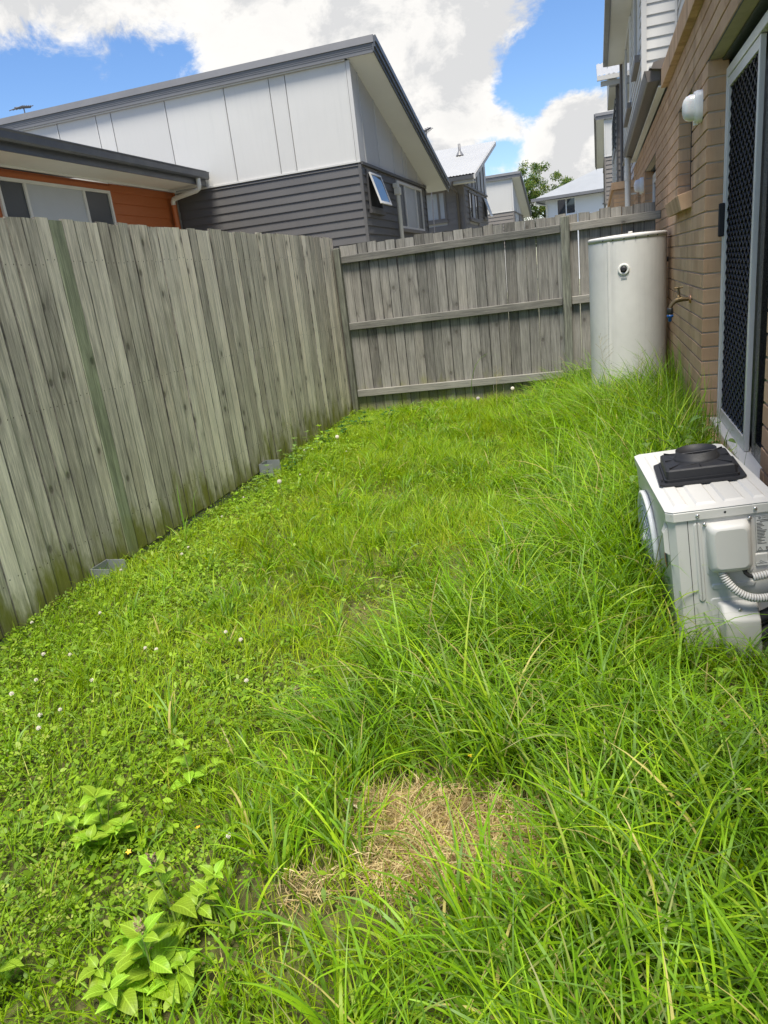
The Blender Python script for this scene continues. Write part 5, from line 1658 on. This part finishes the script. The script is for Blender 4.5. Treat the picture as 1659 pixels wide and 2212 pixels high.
def scatter(n, x0=-2.72, x1=.585, y0=-.6, y1=7.9):
    return G.uniform(x0, x1, n), G.uniform(y0, y1, n)
def clampz(P): P[:, 2] = ground_z(P[:, 0], P[:, 1]) - .018; return P

LAWN = [(.210, .340, .009), (.265, .40, .011), (.150, .260, .010), (.31, .43, .018), (.42, .41, .06)]
LONG = [(.148, .295, .010), (.210, .375, .012), (.098, .200, .014), (.155, .275, .05), (.30, .44, .018), (.42, .37, .12)]

def lawn():
    parts = []
    # short soft grass everywhere, thinner under clover
    n = 165000
    x, y = scatter(n)
    cl, dd, br = cloverness(x, y), dead(x, y), bare(x, y)
    patch = vnoise(x, y, .3, 51)
    keep = allowed(x, y) & (G.random(n) < (1 - .35 * cl) * (1 - .93 * dd) * (1 - .55 * br) * (.5 + .6 * patch) * (1 - .55 * longness(x, y)))
    keep &= (y > .5) | (G.random(n) < .35)
    x, y, patch, br = x[keep], y[keep], patch[keep], br[keep]
    n = len(x)
    lg = longness(x, y)
    hgt = (.055 + .085 * vnoise(x, y, .35, 52) + .05 * vnoise(x, y, .12, 53)) * (1 - .35 * br) * (1 + .3 * lg)
    L = hgt * G.uniform(.55, 1.35, n)
    wind = vnoise(x, y, .8, 54) * 6.28 * 1.5
    az = np.where(G.random(n) < .5, wind + G.normal(0, .7, n), G.uniform(0, 6.28, n))
    P = clampz(np.stack([x, y, np.zeros(n)], 1))
    col = palette(n, LAWN, (5, 4, 4, 2, .5))
    yl = vnoise(x, y, .6, 55)
    col = col * (1 + (yl - .5)[:, None] * np.array([.35, .15, .1]))
    col = np.where((G.random(n) < .5 * br)[:, None], col * .5 + np.array([.34, .26, .10]) * .5, col)
    parts.append(blade_mesh(P, az, L, G.uniform(.0020, .0042, n) * (1 + .25 * (y < 2.5)), G.uniform(.02, .55, n), G.uniform(.2, 1.5, n), 4, G.normal(0, .5, n), col))
    V, F, C = join(parts)
    o = np_mesh('lawn_grass', V, F, C, M['grass_blades'])
    tag(o, 'short bright green grass covering the middle of the yard', 'grass', kind='stuff')
lawn()

def long_grass():
    parts = []
    # tufts: blades fan out of a crown and arch over
    nt = 5200
    x, y = scatter(nt, y0=.15)
    lg = longness(x, y)
    dens = np.clip(lg, .25, 1) * (1 - .88 * dead(x, y)) * (1 - .86 * sstep(1.2, .6, np.hypot((x + .42) / .34, (y - 1.37) / .26))) * (1 - .35 * bare(x, y)) * (1 - .85 * cloverness(x, y))
    keep = allowed(x, y) & (G.random(nt) < dens)
    x, y, lg = x[keep], y[keep], lg[keep]
    nb = G.integers(12, 26, len(x))
    ti = np.repeat(np.arange(len(x)), nb)
    n = len(ti)
    lean = vnoise(x, y, .7, 61) * 6.28 * 1.4 + G.normal(0, .5, len(x))
    a = G.uniform(0, 6.28, n)
    az = np.where(G.random(n) < .62, a, lean[ti] + G.normal(0, .5, n))
    rr = .035 * np.sqrt(G.random(n))
    px, py = x[ti] + rr * np.cos(a), y[ti] + rr * np.sin(a)
    near = sstep(2.3, 1.4, y)[ti]
    H = (.125 + .085 * vnoise(x, y, .3, 66) + .20 * lg * G.uniform(.7, 1.25, len(x)))[ti] * (1 - .18 * near)
    # tallest beside the house, the tank and the air conditioner
    H = H * (1 + .36 * sstep(-.35, .25, px) * sstep(2.2, 3.2, py) + .18 * sstep(.2, .5, px) * sstep(3.4, 4.4, py))
    L = H * G.uniform(.55, 1.35, n)
    P = clampz(np.stack([px, py, np.zeros(n)], 1))
    tone = G.uniform(.82, 1.18, len(x))[ti][:, None]
    col = palette(n, LONG, (5, 3.8, 4.4, 2.2, 2.2, .45)) * tone
    tip = np.where((G.random(n) < .10)[:, None], np.array([.34, .29, .13])[None], col * 1.06)
    W = G.uniform(.0038, .0090, n) * (1 + .12 * near)
    acd = np.hypot((px - .38) / .32, (py - 2.15) / .42)
    L = L * (1 - .55 * sstep(1.1, .5, acd))
    parts.append(blade_mesh(P, az, L, W, G.uniform(.02, .5, n), G.uniform(.55, 2.1, n), 7, G.normal(0, .45, n), col, tip))
    # scattered long single blades bent right over
    n = 9000
    x, y = scatter(n, y0=.3)
    lg = longness(x, y)
    keep = allowed(x, y) & (G.random(n) < np.clip(lg, .12, 1) * (1 - .97 * dead(x, y)))
    x, y, lg = x[keep], y[keep], lg[keep]; n = len(x)
    P = clampz(np.stack([x, y, np.zeros(n)], 1))
    col = palette(n, LONG, (4, 4, 3, 3, 2, .5))
    parts.append(blade_mesh(P, G.uniform(0, 6.28, n), (.16 + .26 * lg) * G.uniform(.7, 1.3, n), G.uniform(.003, .0065, n), G.uniform(.1, .8, n), G.uniform(.9, 2.4, n), 8, G.normal(0, .5, n), col))
    V, F, C = join(parts)
    o = np_mesh('long_grass', V, F, C, M['grass_blades'])
    tag(o, 'long arching green grass in tufts along the house side and in the foreground', 'grass', kind='stuff')
    # broad upright blades of a coarser grass
    cen = [(.10, 4.3, 32), (-.12, 4.9, 26), (.30, 4.0, 26), (.05, 5.5, 22), (-.35, 5.6, 16), (.02, 3.6, 20), (.36, 5.2, 20), (.28, 1.28, 16), (.12, 1.75, 10), (.38, 1.75, 14), (.05, 1.22, 8), (-.05, 2.95, 14), (.05, 2.55, 16), (.12, 3.1, 14), (-.15, 3.9, 12), (.42, 1.45, 12), (.35, 6.1, 14), (.15, 4.6, 34), (.38, 4.5, 24), (-.1, 5.2, 24), (.2, 5.0, 24), (.0, 3.4, 22), (-.25, 4.5, 18), (.22, 3.75, 24), (-.05, 2.2, 14), (.2, 2.0, 14), (-.2, 1.6, 8), (.15, 1.5, 16), (.35, 1.05, 16), (-.1, 1.05, 10), (.45, 5.6, 18), (-.45, 3.0, 12), (-.5, 6.3, 14)]
    xs, ys, ii = [], [], []
    for i, (cx, cy, k) in enumerate(cen):
        xs += list(cx + G.normal(0, .10, k)); ys += list(cy + G.normal(0, .13, k)); ii += [i] * k
    x, y = np.array(xs), np.array(ys); ok = allowed(x, y); x, y = x[ok], y[ok]; n = len(x)
    P = clampz(np.stack([x, y, np.zeros(n)], 1))
    col = palette(n, [(.20, .37, .012), (.24, .43, .016), (.155, .29, .016)], (4, 3, 3))
    V, F, C = blade_mesh(P, G.uniform(0, 6.28, n), G.uniform(.28, .52, n) * np.where(y < 2, .70, np.where((y > 3.2) & (x > -.3), 1.16, 1)), G.uniform(.0065, .0125, n), G.uniform(.03, .45, n), G.uniform(.3, 1.8, n), 9, G.normal(0, .35, n), col)
    o = np_mesh('broad_grass', V, F, C, M['grass_blades'])
    tag(o, 'broad upright bright green grass blades rising above the long grass', 'grass', kind='stuff')
long_grass()

def dry_grass():
    n = 17000
    x = G.normal(-.48, .27, n); y = G.normal(1.42, .19, n)
    keep = (G.random(n) < dead(x, y) ** .8) & allowed(x, y)
    x, y = x[keep], y[keep]
    x2, y2 = scatter(5200, y0=.4)
    k2 = allowed(x2, y2) & (G.random(5200) < .75 * bare(x2, y2) + .10)
    x, y = np.concatenate([x, x2[k2]]), np.concatenate([y, y2[k2]])
    n = len(x)
    P = clampz(np.stack([x, y, np.zeros(n)], 1))
    P[:, 2] += G.random(n) ** 1.6 * .05 * (.35 + dead(x, y))
    col = palette(n, [(.54, .43, .22), (.46, .35, .16), (.64, .53, .30), (.30, .20, .09), (.38, .38, .08)], (5, 4, 3, 2.2, 1.2))
    V, F, C = blade_mesh(P, G.uniform(0, 6.28, n), G.uniform(.035, .12, n), G.uniform(.0014, .0032, n), G.uniform(.9, 1.6, n), G.normal(.1, .8, n), 5, G.normal(0, .9, n), col)
    o = np_mesh('dry_grass', V, F, C, M['dry_straw'])
    tag(o, 'patch of dead straw coloured grass in the foreground', 'dry grass', kind='stuff')
dry_grass()

def clover():
    n = 85000
    x, y = scatter(n, y0=.2)
    cl = cloverness(x, y)
    lowpatch = vnoise(x, y, .5, 71)
    keep = allowed(x, y) & (G.random(n) < np.maximum(cl, .10 * (lowpatch > .45)) * (1 - .9 * dead(x, y)) * (1 - .35 * bare(x, y)))
    x, y, cl = x[keep], y[keep], cl[keep]
    n = len(x)
    h = (.018 + .065 * vnoise(x, y, .25, 72) * G.uniform(.5, 1.2, n)) * (.6 + .5 * cl)
    c = np.stack([x, y, ground_z(x, y) - .01 + h], 1)
    r = G.uniform(.0075, .0145, n)
    a0 = G.uniform(0, 6.28, n)
    tilt = G.normal(0, .38, (n, 2))
    Vs = []
    for k in range(3):
        a = a0 + k * 2.094
        def pt(rad, da):
            u, v = r * rad * np.cos(a + da), r * rad * np.sin(a + da)
            z = u * tilt[:, 0] + v * tilt[:, 1] + .18 * r * rad
            return np.stack([c[:, 0] + u, c[:, 1] + v, c[:, 2] + z], 1)
        Vs.append(np.stack([pt(.08, 0), pt(.88, -.50), pt(1.12, 0.0), pt(.88, .50)], 1))
    V = np.stack(Vs, 1).reshape(-1, 3)
    F = np.arange(len(V)).reshape(-1, 4)
    col = palette(n, [(.15, .27, .016), (.20, .335, .02), (.245, .37, .024), (.11, .205, .018), (.32, .38, .07)], (4, 4, 3, 2, 1))
    o = np_mesh('clover', V, F, np.repeat(col, 12, 0), M['clover_leaves'], smooth=False)
    tag(o, 'low clover covering the ground along the left fence and lower left', 'clover', kind='stuff')
    # small oval weed leaves among it
    n = 44000
    x, y = scatter(n, y0=.2)
    keep = allowed(x, y) & (G.random(n) < np.maximum(cloverness(x, y), .16) * (1 - .95 * dead(x, y)))
    x, y = x[keep], y[keep]; n = len(x)
    c = np.stack([x, y, ground_z(x, y) + G.uniform(.0, .075, n)], 1)
    az = G.uniform(0, 6.28, n); L = G.uniform(.014, .034, n); W = L * G.uniform(.45, .7, n); el = G.normal(.15, .4, n)
    d = np.stack([np.cos(az) * np.cos(el), np.sin(az) * np.cos(el), np.sin(el)], 1)
    s = np.stack([-np.sin(az), np.cos(az), G.normal(0, .3, n)], 1)
    rows = [(0, .12), (.3, .9), (.62, .85), (1.0, .06)]
    V = []
    for (t, w) in rows:
        q = c + d * (L * t)[:, None]; q[:, 2] -= L * .25 * t * t
        V += [q - s * (W * w / 2)[:, None], q + s * (W * w / 2)[:, None]]
    V = np.stack(V, 1).reshape(-1, 3)
    b = np.arange(n)[:, None] * 8
    F = np.concatenate([np.stack([b[:, 0] + 2 * k, b[:, 0] + 2 * k + 1, b[:, 0] + 2 * k + 3, b[:, 0] + 2 * k + 2], 1) for k in range(3)])
    col = palette(n, [(.18, .305, .02), (.245, .385, .022), (.13, .235, .02), (.28, .38, .06)], (4, 3, 3, 1))
    o = np_mesh('ground_weeds', V, F, np.repeat(col, 8, 0), M['clover_leaves'], smooth=True)
    tag(o, 'small oval leaved weeds mixed into the clover and grass', 'weeds', kind='stuff')
clover()

# ------------------------------------------------------------------ single plants
def leaf_mesh(name, mat, width=.6, droop=.3, seed=0, fold=.16, point=1.0):
    r = random.Random(seed)
    n = 7
    vs, fs = [(0, -.012, 0), (0, .012, 0), (.0, 0, .0)], []
    vs, fs = [], []
    hole = 0
    for i in range(n + 1):
        t = i / n
        w = width * .5 * (math.sin(math.pi * min(1, t ** .72)) ** .85) * (1 - .12 * t) + .004
        if i % 2: w *= 1.05
        z = .10 * math.sin(t * 2.2) - droop * t * t
        x = .22 + t
        wob = r.uniform(-.02, .02)
        for s in (-1, -.5, 0, .5, 1):
            vs.append((x - .05 * abs(s) * (t < .3) - .02 * s * s, s * w, z + fold * abs(s) * w * 2 + wob * s - .05 * s * s * w + (.012 if (i % 2 and abs(s) == .5) else 0)))
    for i in range(n):
        for k in range(4): fs.append((i * 5 + k, i * 5 + k + 1, i * 5 + k + 6, i * 5 + k + 5))
    b = len(vs)
    vs += [(0, -.014, 0), (0, .014, 0), (.24, .012, .0), (.24, -.012, .0)]
    fs.append((b, b + 1, b + 2, b + 3))
    m = MB(); m.add(vs, fs, True)
    return m.mesh(name, mat, fix=False)
LEAF = {k: [leaf_mesh('leaf', M[k], .62 + .08 * i, .22 + .12 * i, 40 + i) for i in range(3)] for k in ('weed_leaf', 'pale_weed_leaf', 'dark_weed_leaf')}

def weed(loc, h, nodes, size, label, mat='weed_leaf', lean=(0, 0), spike=False, branches=0, seed=1, cat='weed', name='broadleaf_weed'):
    r = random.Random(seed)
    x, y = loc
    z = float(ground_z(x, y)) - .02
    root = empty(name, (x, y, z))
    tag(root, label, cat, 'broad leaved weeds in the lawn')
    def shoot(p0, d, L, nn, s, first=True):
        pts = []
        for i in range(6):
            t = i / 5
            pts.append(p0 + d * (L * t) + Vector((lean[0], lean[1], 0)) * (t * t * L))
        MB().tube(pts, [.0032 * (1.1 - .6 * i / 5) for i in range(6)], 6).build('stem', M['weed_stem'], root)
        az = r.uniform(0, 6.28)
        for k in range(nn):
            t = .28 + .72 * k / max(1, nn - 1)
            i = min(4, int(t * 5)); f = t * 5 - i
            p = pts[i].lerp(pts[min(5, i + 1)], f)
            top = k == nn - 1
            ls = s * (1.15 - .35 * t) * (.75 if top else 1)
            cnt = 4 if top else 2
            for q in range(cnt):
                a = az + q * 2 * math.pi / cnt + r.uniform(-.25, .25)
                sc = ls * r.uniform(.8, 1.2)
                inst('leaf', r.choice(LEAF[mat]), root, p, (r.uniform(-.3, .3), -r.uniform(.0, .45) - (.25 if top else 0), a), (sc, sc, sc))
            az += 1.57
        return pts[-1]
    tip = shoot(Vector((0, 0, 0)), Vector((0, 0, 1)), h, nodes, size)
    for b in range(branches):
        a = r.uniform(0, 6.28)
        shoot(Vector((0, 0, h * .12)), Vector((math.cos(a) * .75, math.sin(a) * .75, .75)).normalized(), h * r.uniform(.6, .85), max(2, nodes - 1), size * .85)
    if spike:
        m = MB()
        for k in range(16):
            a = r.uniform(0, 6.28); t = r.random()
            c = tip + Vector((.006 * math.cos(a), .006 * math.sin(a), .005 + .04 * t))
            m.tube([c, c + Vector((.004 * math.cos(a), .004 * math.sin(a), .007))], [.0032, .0015], 5)
        m.build('seed_spike', M['seed_brown'], root)
weed((-1.375, 1.335), .18, 4, .066, 'bushy yellow-green broadleaf weed at the left, largest clump of leaves', branches=7, seed=3)
weed((-1.245, 1.585), .18, 4, .054, 'slender broadleaf weed behind the bushy clump, by the drooping grass', branches=1, seed=5)
weed((-.985, 1.085), .22, 4, .062, 'broadleaf weed with a brown seed spike left of the dead patch', spike=True, branches=2, seed=8, lean=(-.1, .0))
weed((-.955, .945), .18, 5, .070, 'large leaved weed in the bottom left foreground with chewed leaves', spike=True, branches=5, seed=11)
weed((-1.315, .865), .13, 3, .062, 'broadleaf weed cut by the left edge of the picture', branches=1, seed=13)
weed((-.43, 1.96), .12, 3, .040, 'small weed with a pale leaf in the long grass right of centre', branches=1, seed=17)
weed((-1.02, 1.95), .13, 3, .042, 'small weed with yellowing leaf beside the drooping grass', mat='pale_weed_leaf', spike=True, branches=1, seed=19)
weed((.36, 2.20), .10, 3, .045, 'leafy weed below the near corner of the air conditioner', branches=2, seed=23)
weed((.44, 1.95), .12, 3, .050, 'shaded weed in the grass in front of the air conditioner', mat='dark_weed_leaf', branches=2, seed=29)
weed((-2.55, 5.62), .26, 5, .055, 'tall pale weed against the long fence beyond the small bracket', mat='pale_weed_leaf', branches=2, seed=31)
weed((-2.62, 5.16), .16, 4, .045, 'weed growing against the fence beside the small steel bracket', mat='pale_weed_leaf', branches=2, seed=37)
for i, (x, y, s) in enumerate(((-2.42, 6.55, 1.), (-2.30, 6.85, 1.1), (-2.52, 6.95, .9), (-2.15, 7.25, .9))):
    weed((x, y), .17 * s, 4, .062, ('dark leafy weed at the foot of the fence corner, nearest of the clump', 'dark leafy weed in the middle of the fence corner clump', 'dark leafy weed tucked against the long fence in the corner', 'dark leafy weed against the cross fence near the corner')[i], mat='dark_weed_leaf', branches=3, seed=50 + i)
for i, (x, y) in enumerate(((.02, 6.42), (.42, 6.45), (.47, 6.9))):
    weed((x, y), .34, 5, .055, ('dark leafy weed in front of the tank, at its left', 'dark leafy weed in front of the tank, at its right', 'dark leafy weed squeezed between the tank and the brick wall')[i], mat='dark_weed_leaf', branches=2, seed=60 + i)

for i, (x, y, h, s) in enumerate(((-2.60, 4.55, .12, .040), (-2.58, 4.85, .14, .042), (-2.50, 5.40, .15, .046), (-2.46, 5.90, .17, .048), (-2.60, 6.05, .22, .050), (-2.48, 6.25, .16, .050), (-2.62, 6.40, .20, .050), (-1.85, 7.45, .15, .050))):
    weed((x, y), h, 4, s, ('first small weed along the long fence beyond its middle, nearest the camera', 'second small weed along the long fence, just short of the small bracket', 'low weed in front of the fence between the small bracket and the tall pale weed', 'low leafy weed in front of the fence just past the tall pale weed', 'upright weed touching the fence past the tall pale weed', 'leafy weed by the fence just before the corner clump', 'upright weed touching the fence beside the corner clump', 'leafy weed at the foot of the cross fence right of the corner')[i], mat=('weed_leaf', 'pale_weed_leaf', 'dark_weed_leaf')[i % 3], branches=3, seed=90 + i)

def vine():
    r = random.Random(77)
    root = empty('creeping_vine', (.48, 4.2, 0))
    tag(root, 'pale leafy vine scrambling over the door track behind the air conditioner', 'vine')
    for k in range(17):
        p = Vector((r.uniform(-.10, .05), r.uniform(-.75, .35), .02))
        d = Vector((r.uniform(-.1, .5), r.uniform(-.6, .5), 1.0)).normalized()
        pts = [p.copy()]
        for i in range(9):
            d = (d + Vector((r.uniform(-.35, .25), r.uniform(-.4, .4), r.uniform(-.30, .12)))).normalized()
            q = pts[-1] + d * .065
            q.x = min(q.x, .105)
            pts.append(q)
        MB().tube(pts, [.0022] * 10, 5).build('stem', M['weed_stem'], root)
        for i in range(2, 10):
            if r.random() < .8:
                s = r.uniform(.03, .065)
                inst('leaf', r.choice(LEAF['pale_weed_leaf']), root, pts[i], (r.uniform(-.5, .5), r.uniform(-.6, .3), r.uniform(0, 6.28)), (s, s, s))
vine()

def seed_grass(x, y, h, label, seed, heads=9, wide=.11, mat='straw_stem'):
    r = random.Random(seed)
    z = float(ground_z(x, y))
    root = empty('seeding_grass', (x, y, z))
    tag(root, label, 'seeding grass', 'wispy seed heads')
    lean = Vector((r.uniform(-.12, .12), r.uniform(-.1, .1), 0))
    pts = [Vector((0, 0, h * t)) + lean * (t * t) * h for t in (0, .25, .5, .75, 1)]
    MB().tube(pts, [.0018, .0016, .0013, .0010, .0007], 5).build('stalk', M[mat], root)
    m = MB(); s = MB()
    for k in range(heads):
        t = .60 + .40 * k / heads
        p = Vector((0, 0, h * t)) + lean * (t * t) * h
        a = r.uniform(0, 6.28); L = wide * (1.25 - .9 * (t - .6) / .4) * r.uniform(.7, 1.2)
        e = p + Vector((math.cos(a) * L, math.sin(a) * L, L * .75))
        m.tube([p, p.lerp(e, .5) + Vector((0, 0, .006)), e], [.0007, .0006, .0004], 4)
        for j in range(7):
            q = p.lerp(e, .3 + .7 * j / 6) + Vector((r.uniform(-.004, .004), r.uniform(-.004, .004), r.uniform(-.004, .004)))
            s.tube([q, q + (e - p).normalized() * .006], [.0014, .0006], 4)
    m.build('panicle', M[mat], root)
    s.build('seeds', M['seed_brown'], root)
seed_grass(.06, 6.55, .72, 'wispy seed head standing in front of the tank, tallest', 1, 12, .12)
seed_grass(.28, 6.50, .55, 'shorter wispy seed head in front of the right half of the tank', 2, 9, .09)
seed_grass(.50, 6.25, .62, 'wispy seed head between the tank and the brick corner', 3, 9, .08)
seed_grass(-.30, 7.2, .55, 'wispy seed head in front of the middle fence post', 4, 8, .07)
seed_grass(-1.00, 7.2, .50, 'wispy seed head in front of the cross fence rails', 5, 9, .08)
seed_grass(-2.62, 5.70, .50, 'thin seeding stalk against the long fence', 6, 8, .05, 'weed_stem')
seed_grass(.42, 5.6, .45, 'wispy seed head in front of the brick pier', 7, 7, .06)

def tall_blade(x, y, h, az, w, curv, label, tip=None):
    P = np.array([[x, y, float(ground_z(x, y)) - .02]])
    one = lambda v: np.array([v], float)
    V, F, C = blade_mesh(P, one(az), one(h), one(w), one(.05), one(curv), 12, one(.15), np.array([[.16, .32, .035]]), None, 4.0)
    o = np_mesh('grass_stalk', V, F, C, M['grass_blades'])
    tag(o, label, 'grass stalk', 'tall single grass stalks')
tall_blade(-1.22, 6.9, .92, R(-20), .011, 2.6, 'tall single grass blade bent at its tip in front of the cross fence, left one')
tall_blade(-.98, 6.5, .80, R(10), .010, 2.6, 'tall single grass blade bent at its tip in front of the cross fence, right one')
tall_blade(-2.55, 3.75, .42, R(100), .012, .5, 'upright broad grass blade against the long fence between the brackets')
tall_blade(-2.58, 3.92, .36, R(60), .012, 1.1, 'bent broad grass blade against the long fence between the brackets')
tall_blade(-2.40, 3.60, .45, R(20), .008, 1.8, 'thin arching grass blade at the foot of the long fence')
tall_blade(-2.05, 7.2, .30, R(30), .010, 2.4, 'arching grass blade at the corner of the two fences')

def dandelion(x, y, h, label, seed):
    r = random.Random(seed)
    root = empty('dandelion_clock', (x, y, float(ground_z(x, y))))
    tag(root, label, 'dandelion', 'white dandelion clocks')
    MB().tube([(0, 0, 0), (.006, .002, h * .5), (.002, .004, h)], [.0022, .0019, .0016], 6).build('stalk', M['weed_stem'], root)
    m = MB()
    c = Vector((.002, .004, h))
    m.lathe([(.0005, -.004), (.0038, -.002), (.0042, .001), (.0005, .004)], c, 8)
    for k in range(110):
        zc = 1 - 2 * (k + .5) / 110; a = k * 2.39996
        s = math.sqrt(1 - zc * zc)
        d = Vector((s * math.cos(a), s * math.sin(a), zc))
        e = c + d * .0145
        t = d.orthogonal().normalized(); b = d.cross(t)
        ring = [e + (t * math.cos(q) + b * math.sin(q)) * .0042 + d * .0018 for q in (0, 1.26, 2.51, 3.77, 5.03)]
        m.add([e] + ring, [(0, 1, 2), (0, 2, 3), (0, 3, 4), (0, 4, 5), (0, 5, 1)])
    m.build('seed_ball', M['seed_fluff'], root, fix=False)
dandelion(-1.08, 6.54, .30, 'white dandelion clock before the cross fence, left of two', 1)
dandelion(-.80, 6.88, .30, 'white dandelion clock before the cross fence, right of two', 2)
dandelion(-2.27, 5.92, .15, 'white dandelion clock in the weeds near the fence corner', 3)
dandelion(-2.25, 4.58, .15, 'white dandelion clock in the clover beside the small steel bracket', 4)

def small_flowers():
    m = MB()
    r = random.Random(4)
    for k in range(26):
        zc = 1 - 1.5 * (k + .5) / 26; a = k * 2.4
        s = math.sqrt(max(0, 1 - zc * zc))
        d = Vector((s * math.cos(a), s * math.sin(a), zc))
        c = d * .0035
        m.tube([c, c + d * .0045 + Vector((0, 0, .001))], [.0016, .0009], 4)
    head = m.mesh('flower_head', M['flower_white'])
    stalk = MB().tube([(0, 0, -.09), (.003, 0, -.045), (0, 0, 0)], .0009, 4).mesh('stalk', M['weed_stem'])
    pos = []
    while len(pos) < 38:
        x, y = r.uniform(-2.65, -.9), r.uniform(.95, 6.2)
        if float(cloverness(x, y)) < .55: continue
        if x > -1.6 and r.random() < .5: continue
        pos.append((x, y))
    for (x, y) in pos:
        z = float(ground_z(x, y)) + r.uniform(.055, .10)
        root = empty('clover_flower', (x, y, z))
        tag(root, 'small white clover flower head in the clover', 'clover flower', 'white clover flowers')
        s = r.uniform(.85, 1.2)
        inst('flower_head', head, root, (0, 0, 0), (r.uniform(-.3, .3), r.uniform(-.3, .3), 0), (s, s, s))
        inst('stalk', stalk, root)
    ym = MB()
    for k in range(5):
        a = k * 1.2566
        ym.add([(0, 0, .001), (.005 * math.cos(a - .5), .005 * math.sin(a - .5), .002), (.0085 * math.cos(a), .0085 * math.sin(a), .003), (.005 * math.cos(a + .5), .005 * math.sin(a + .5), .002)], [(0, 1, 2, 3)])
    yme = ym.mesh('petals', M['flower_yellow'], fix=False)
    for (x, y) in ((-.46, 2.05), (-.58, 1.85), (-.37, 1.66), (-1.62, 1.30), (-1.18, 1.20), (-1.05, 1.32), (-1.55, 1.85), (-.95, 1.93), (-.52, 2.45), (-.62, 2.3)):
        z = float(ground_z(x, y)) + r.uniform(.08, .12)
        root = empty('yellow_flower', (x, y, z))
        tag(root, 'tiny yellow flower open in the grass', 'flower', 'tiny yellow flowers')
        inst('petals', yme, root, (0, 0, 0), (r.uniform(-.3, .3), r.uniform(-.3, .3), 0))
        inst('stalk', stalk, root)
small_flowers()

o = MB().box(-.045, .045, -.0035, .0035, -.0015, .0015, .0006).build('wooden_stick', M['timber_stick'])
o.location = (-.68, 1.52, .045); o.rotation_euler = (0, .06, R(-28))
tag(o, 'short pale wooden stick lying on the dead grass', 'stick')
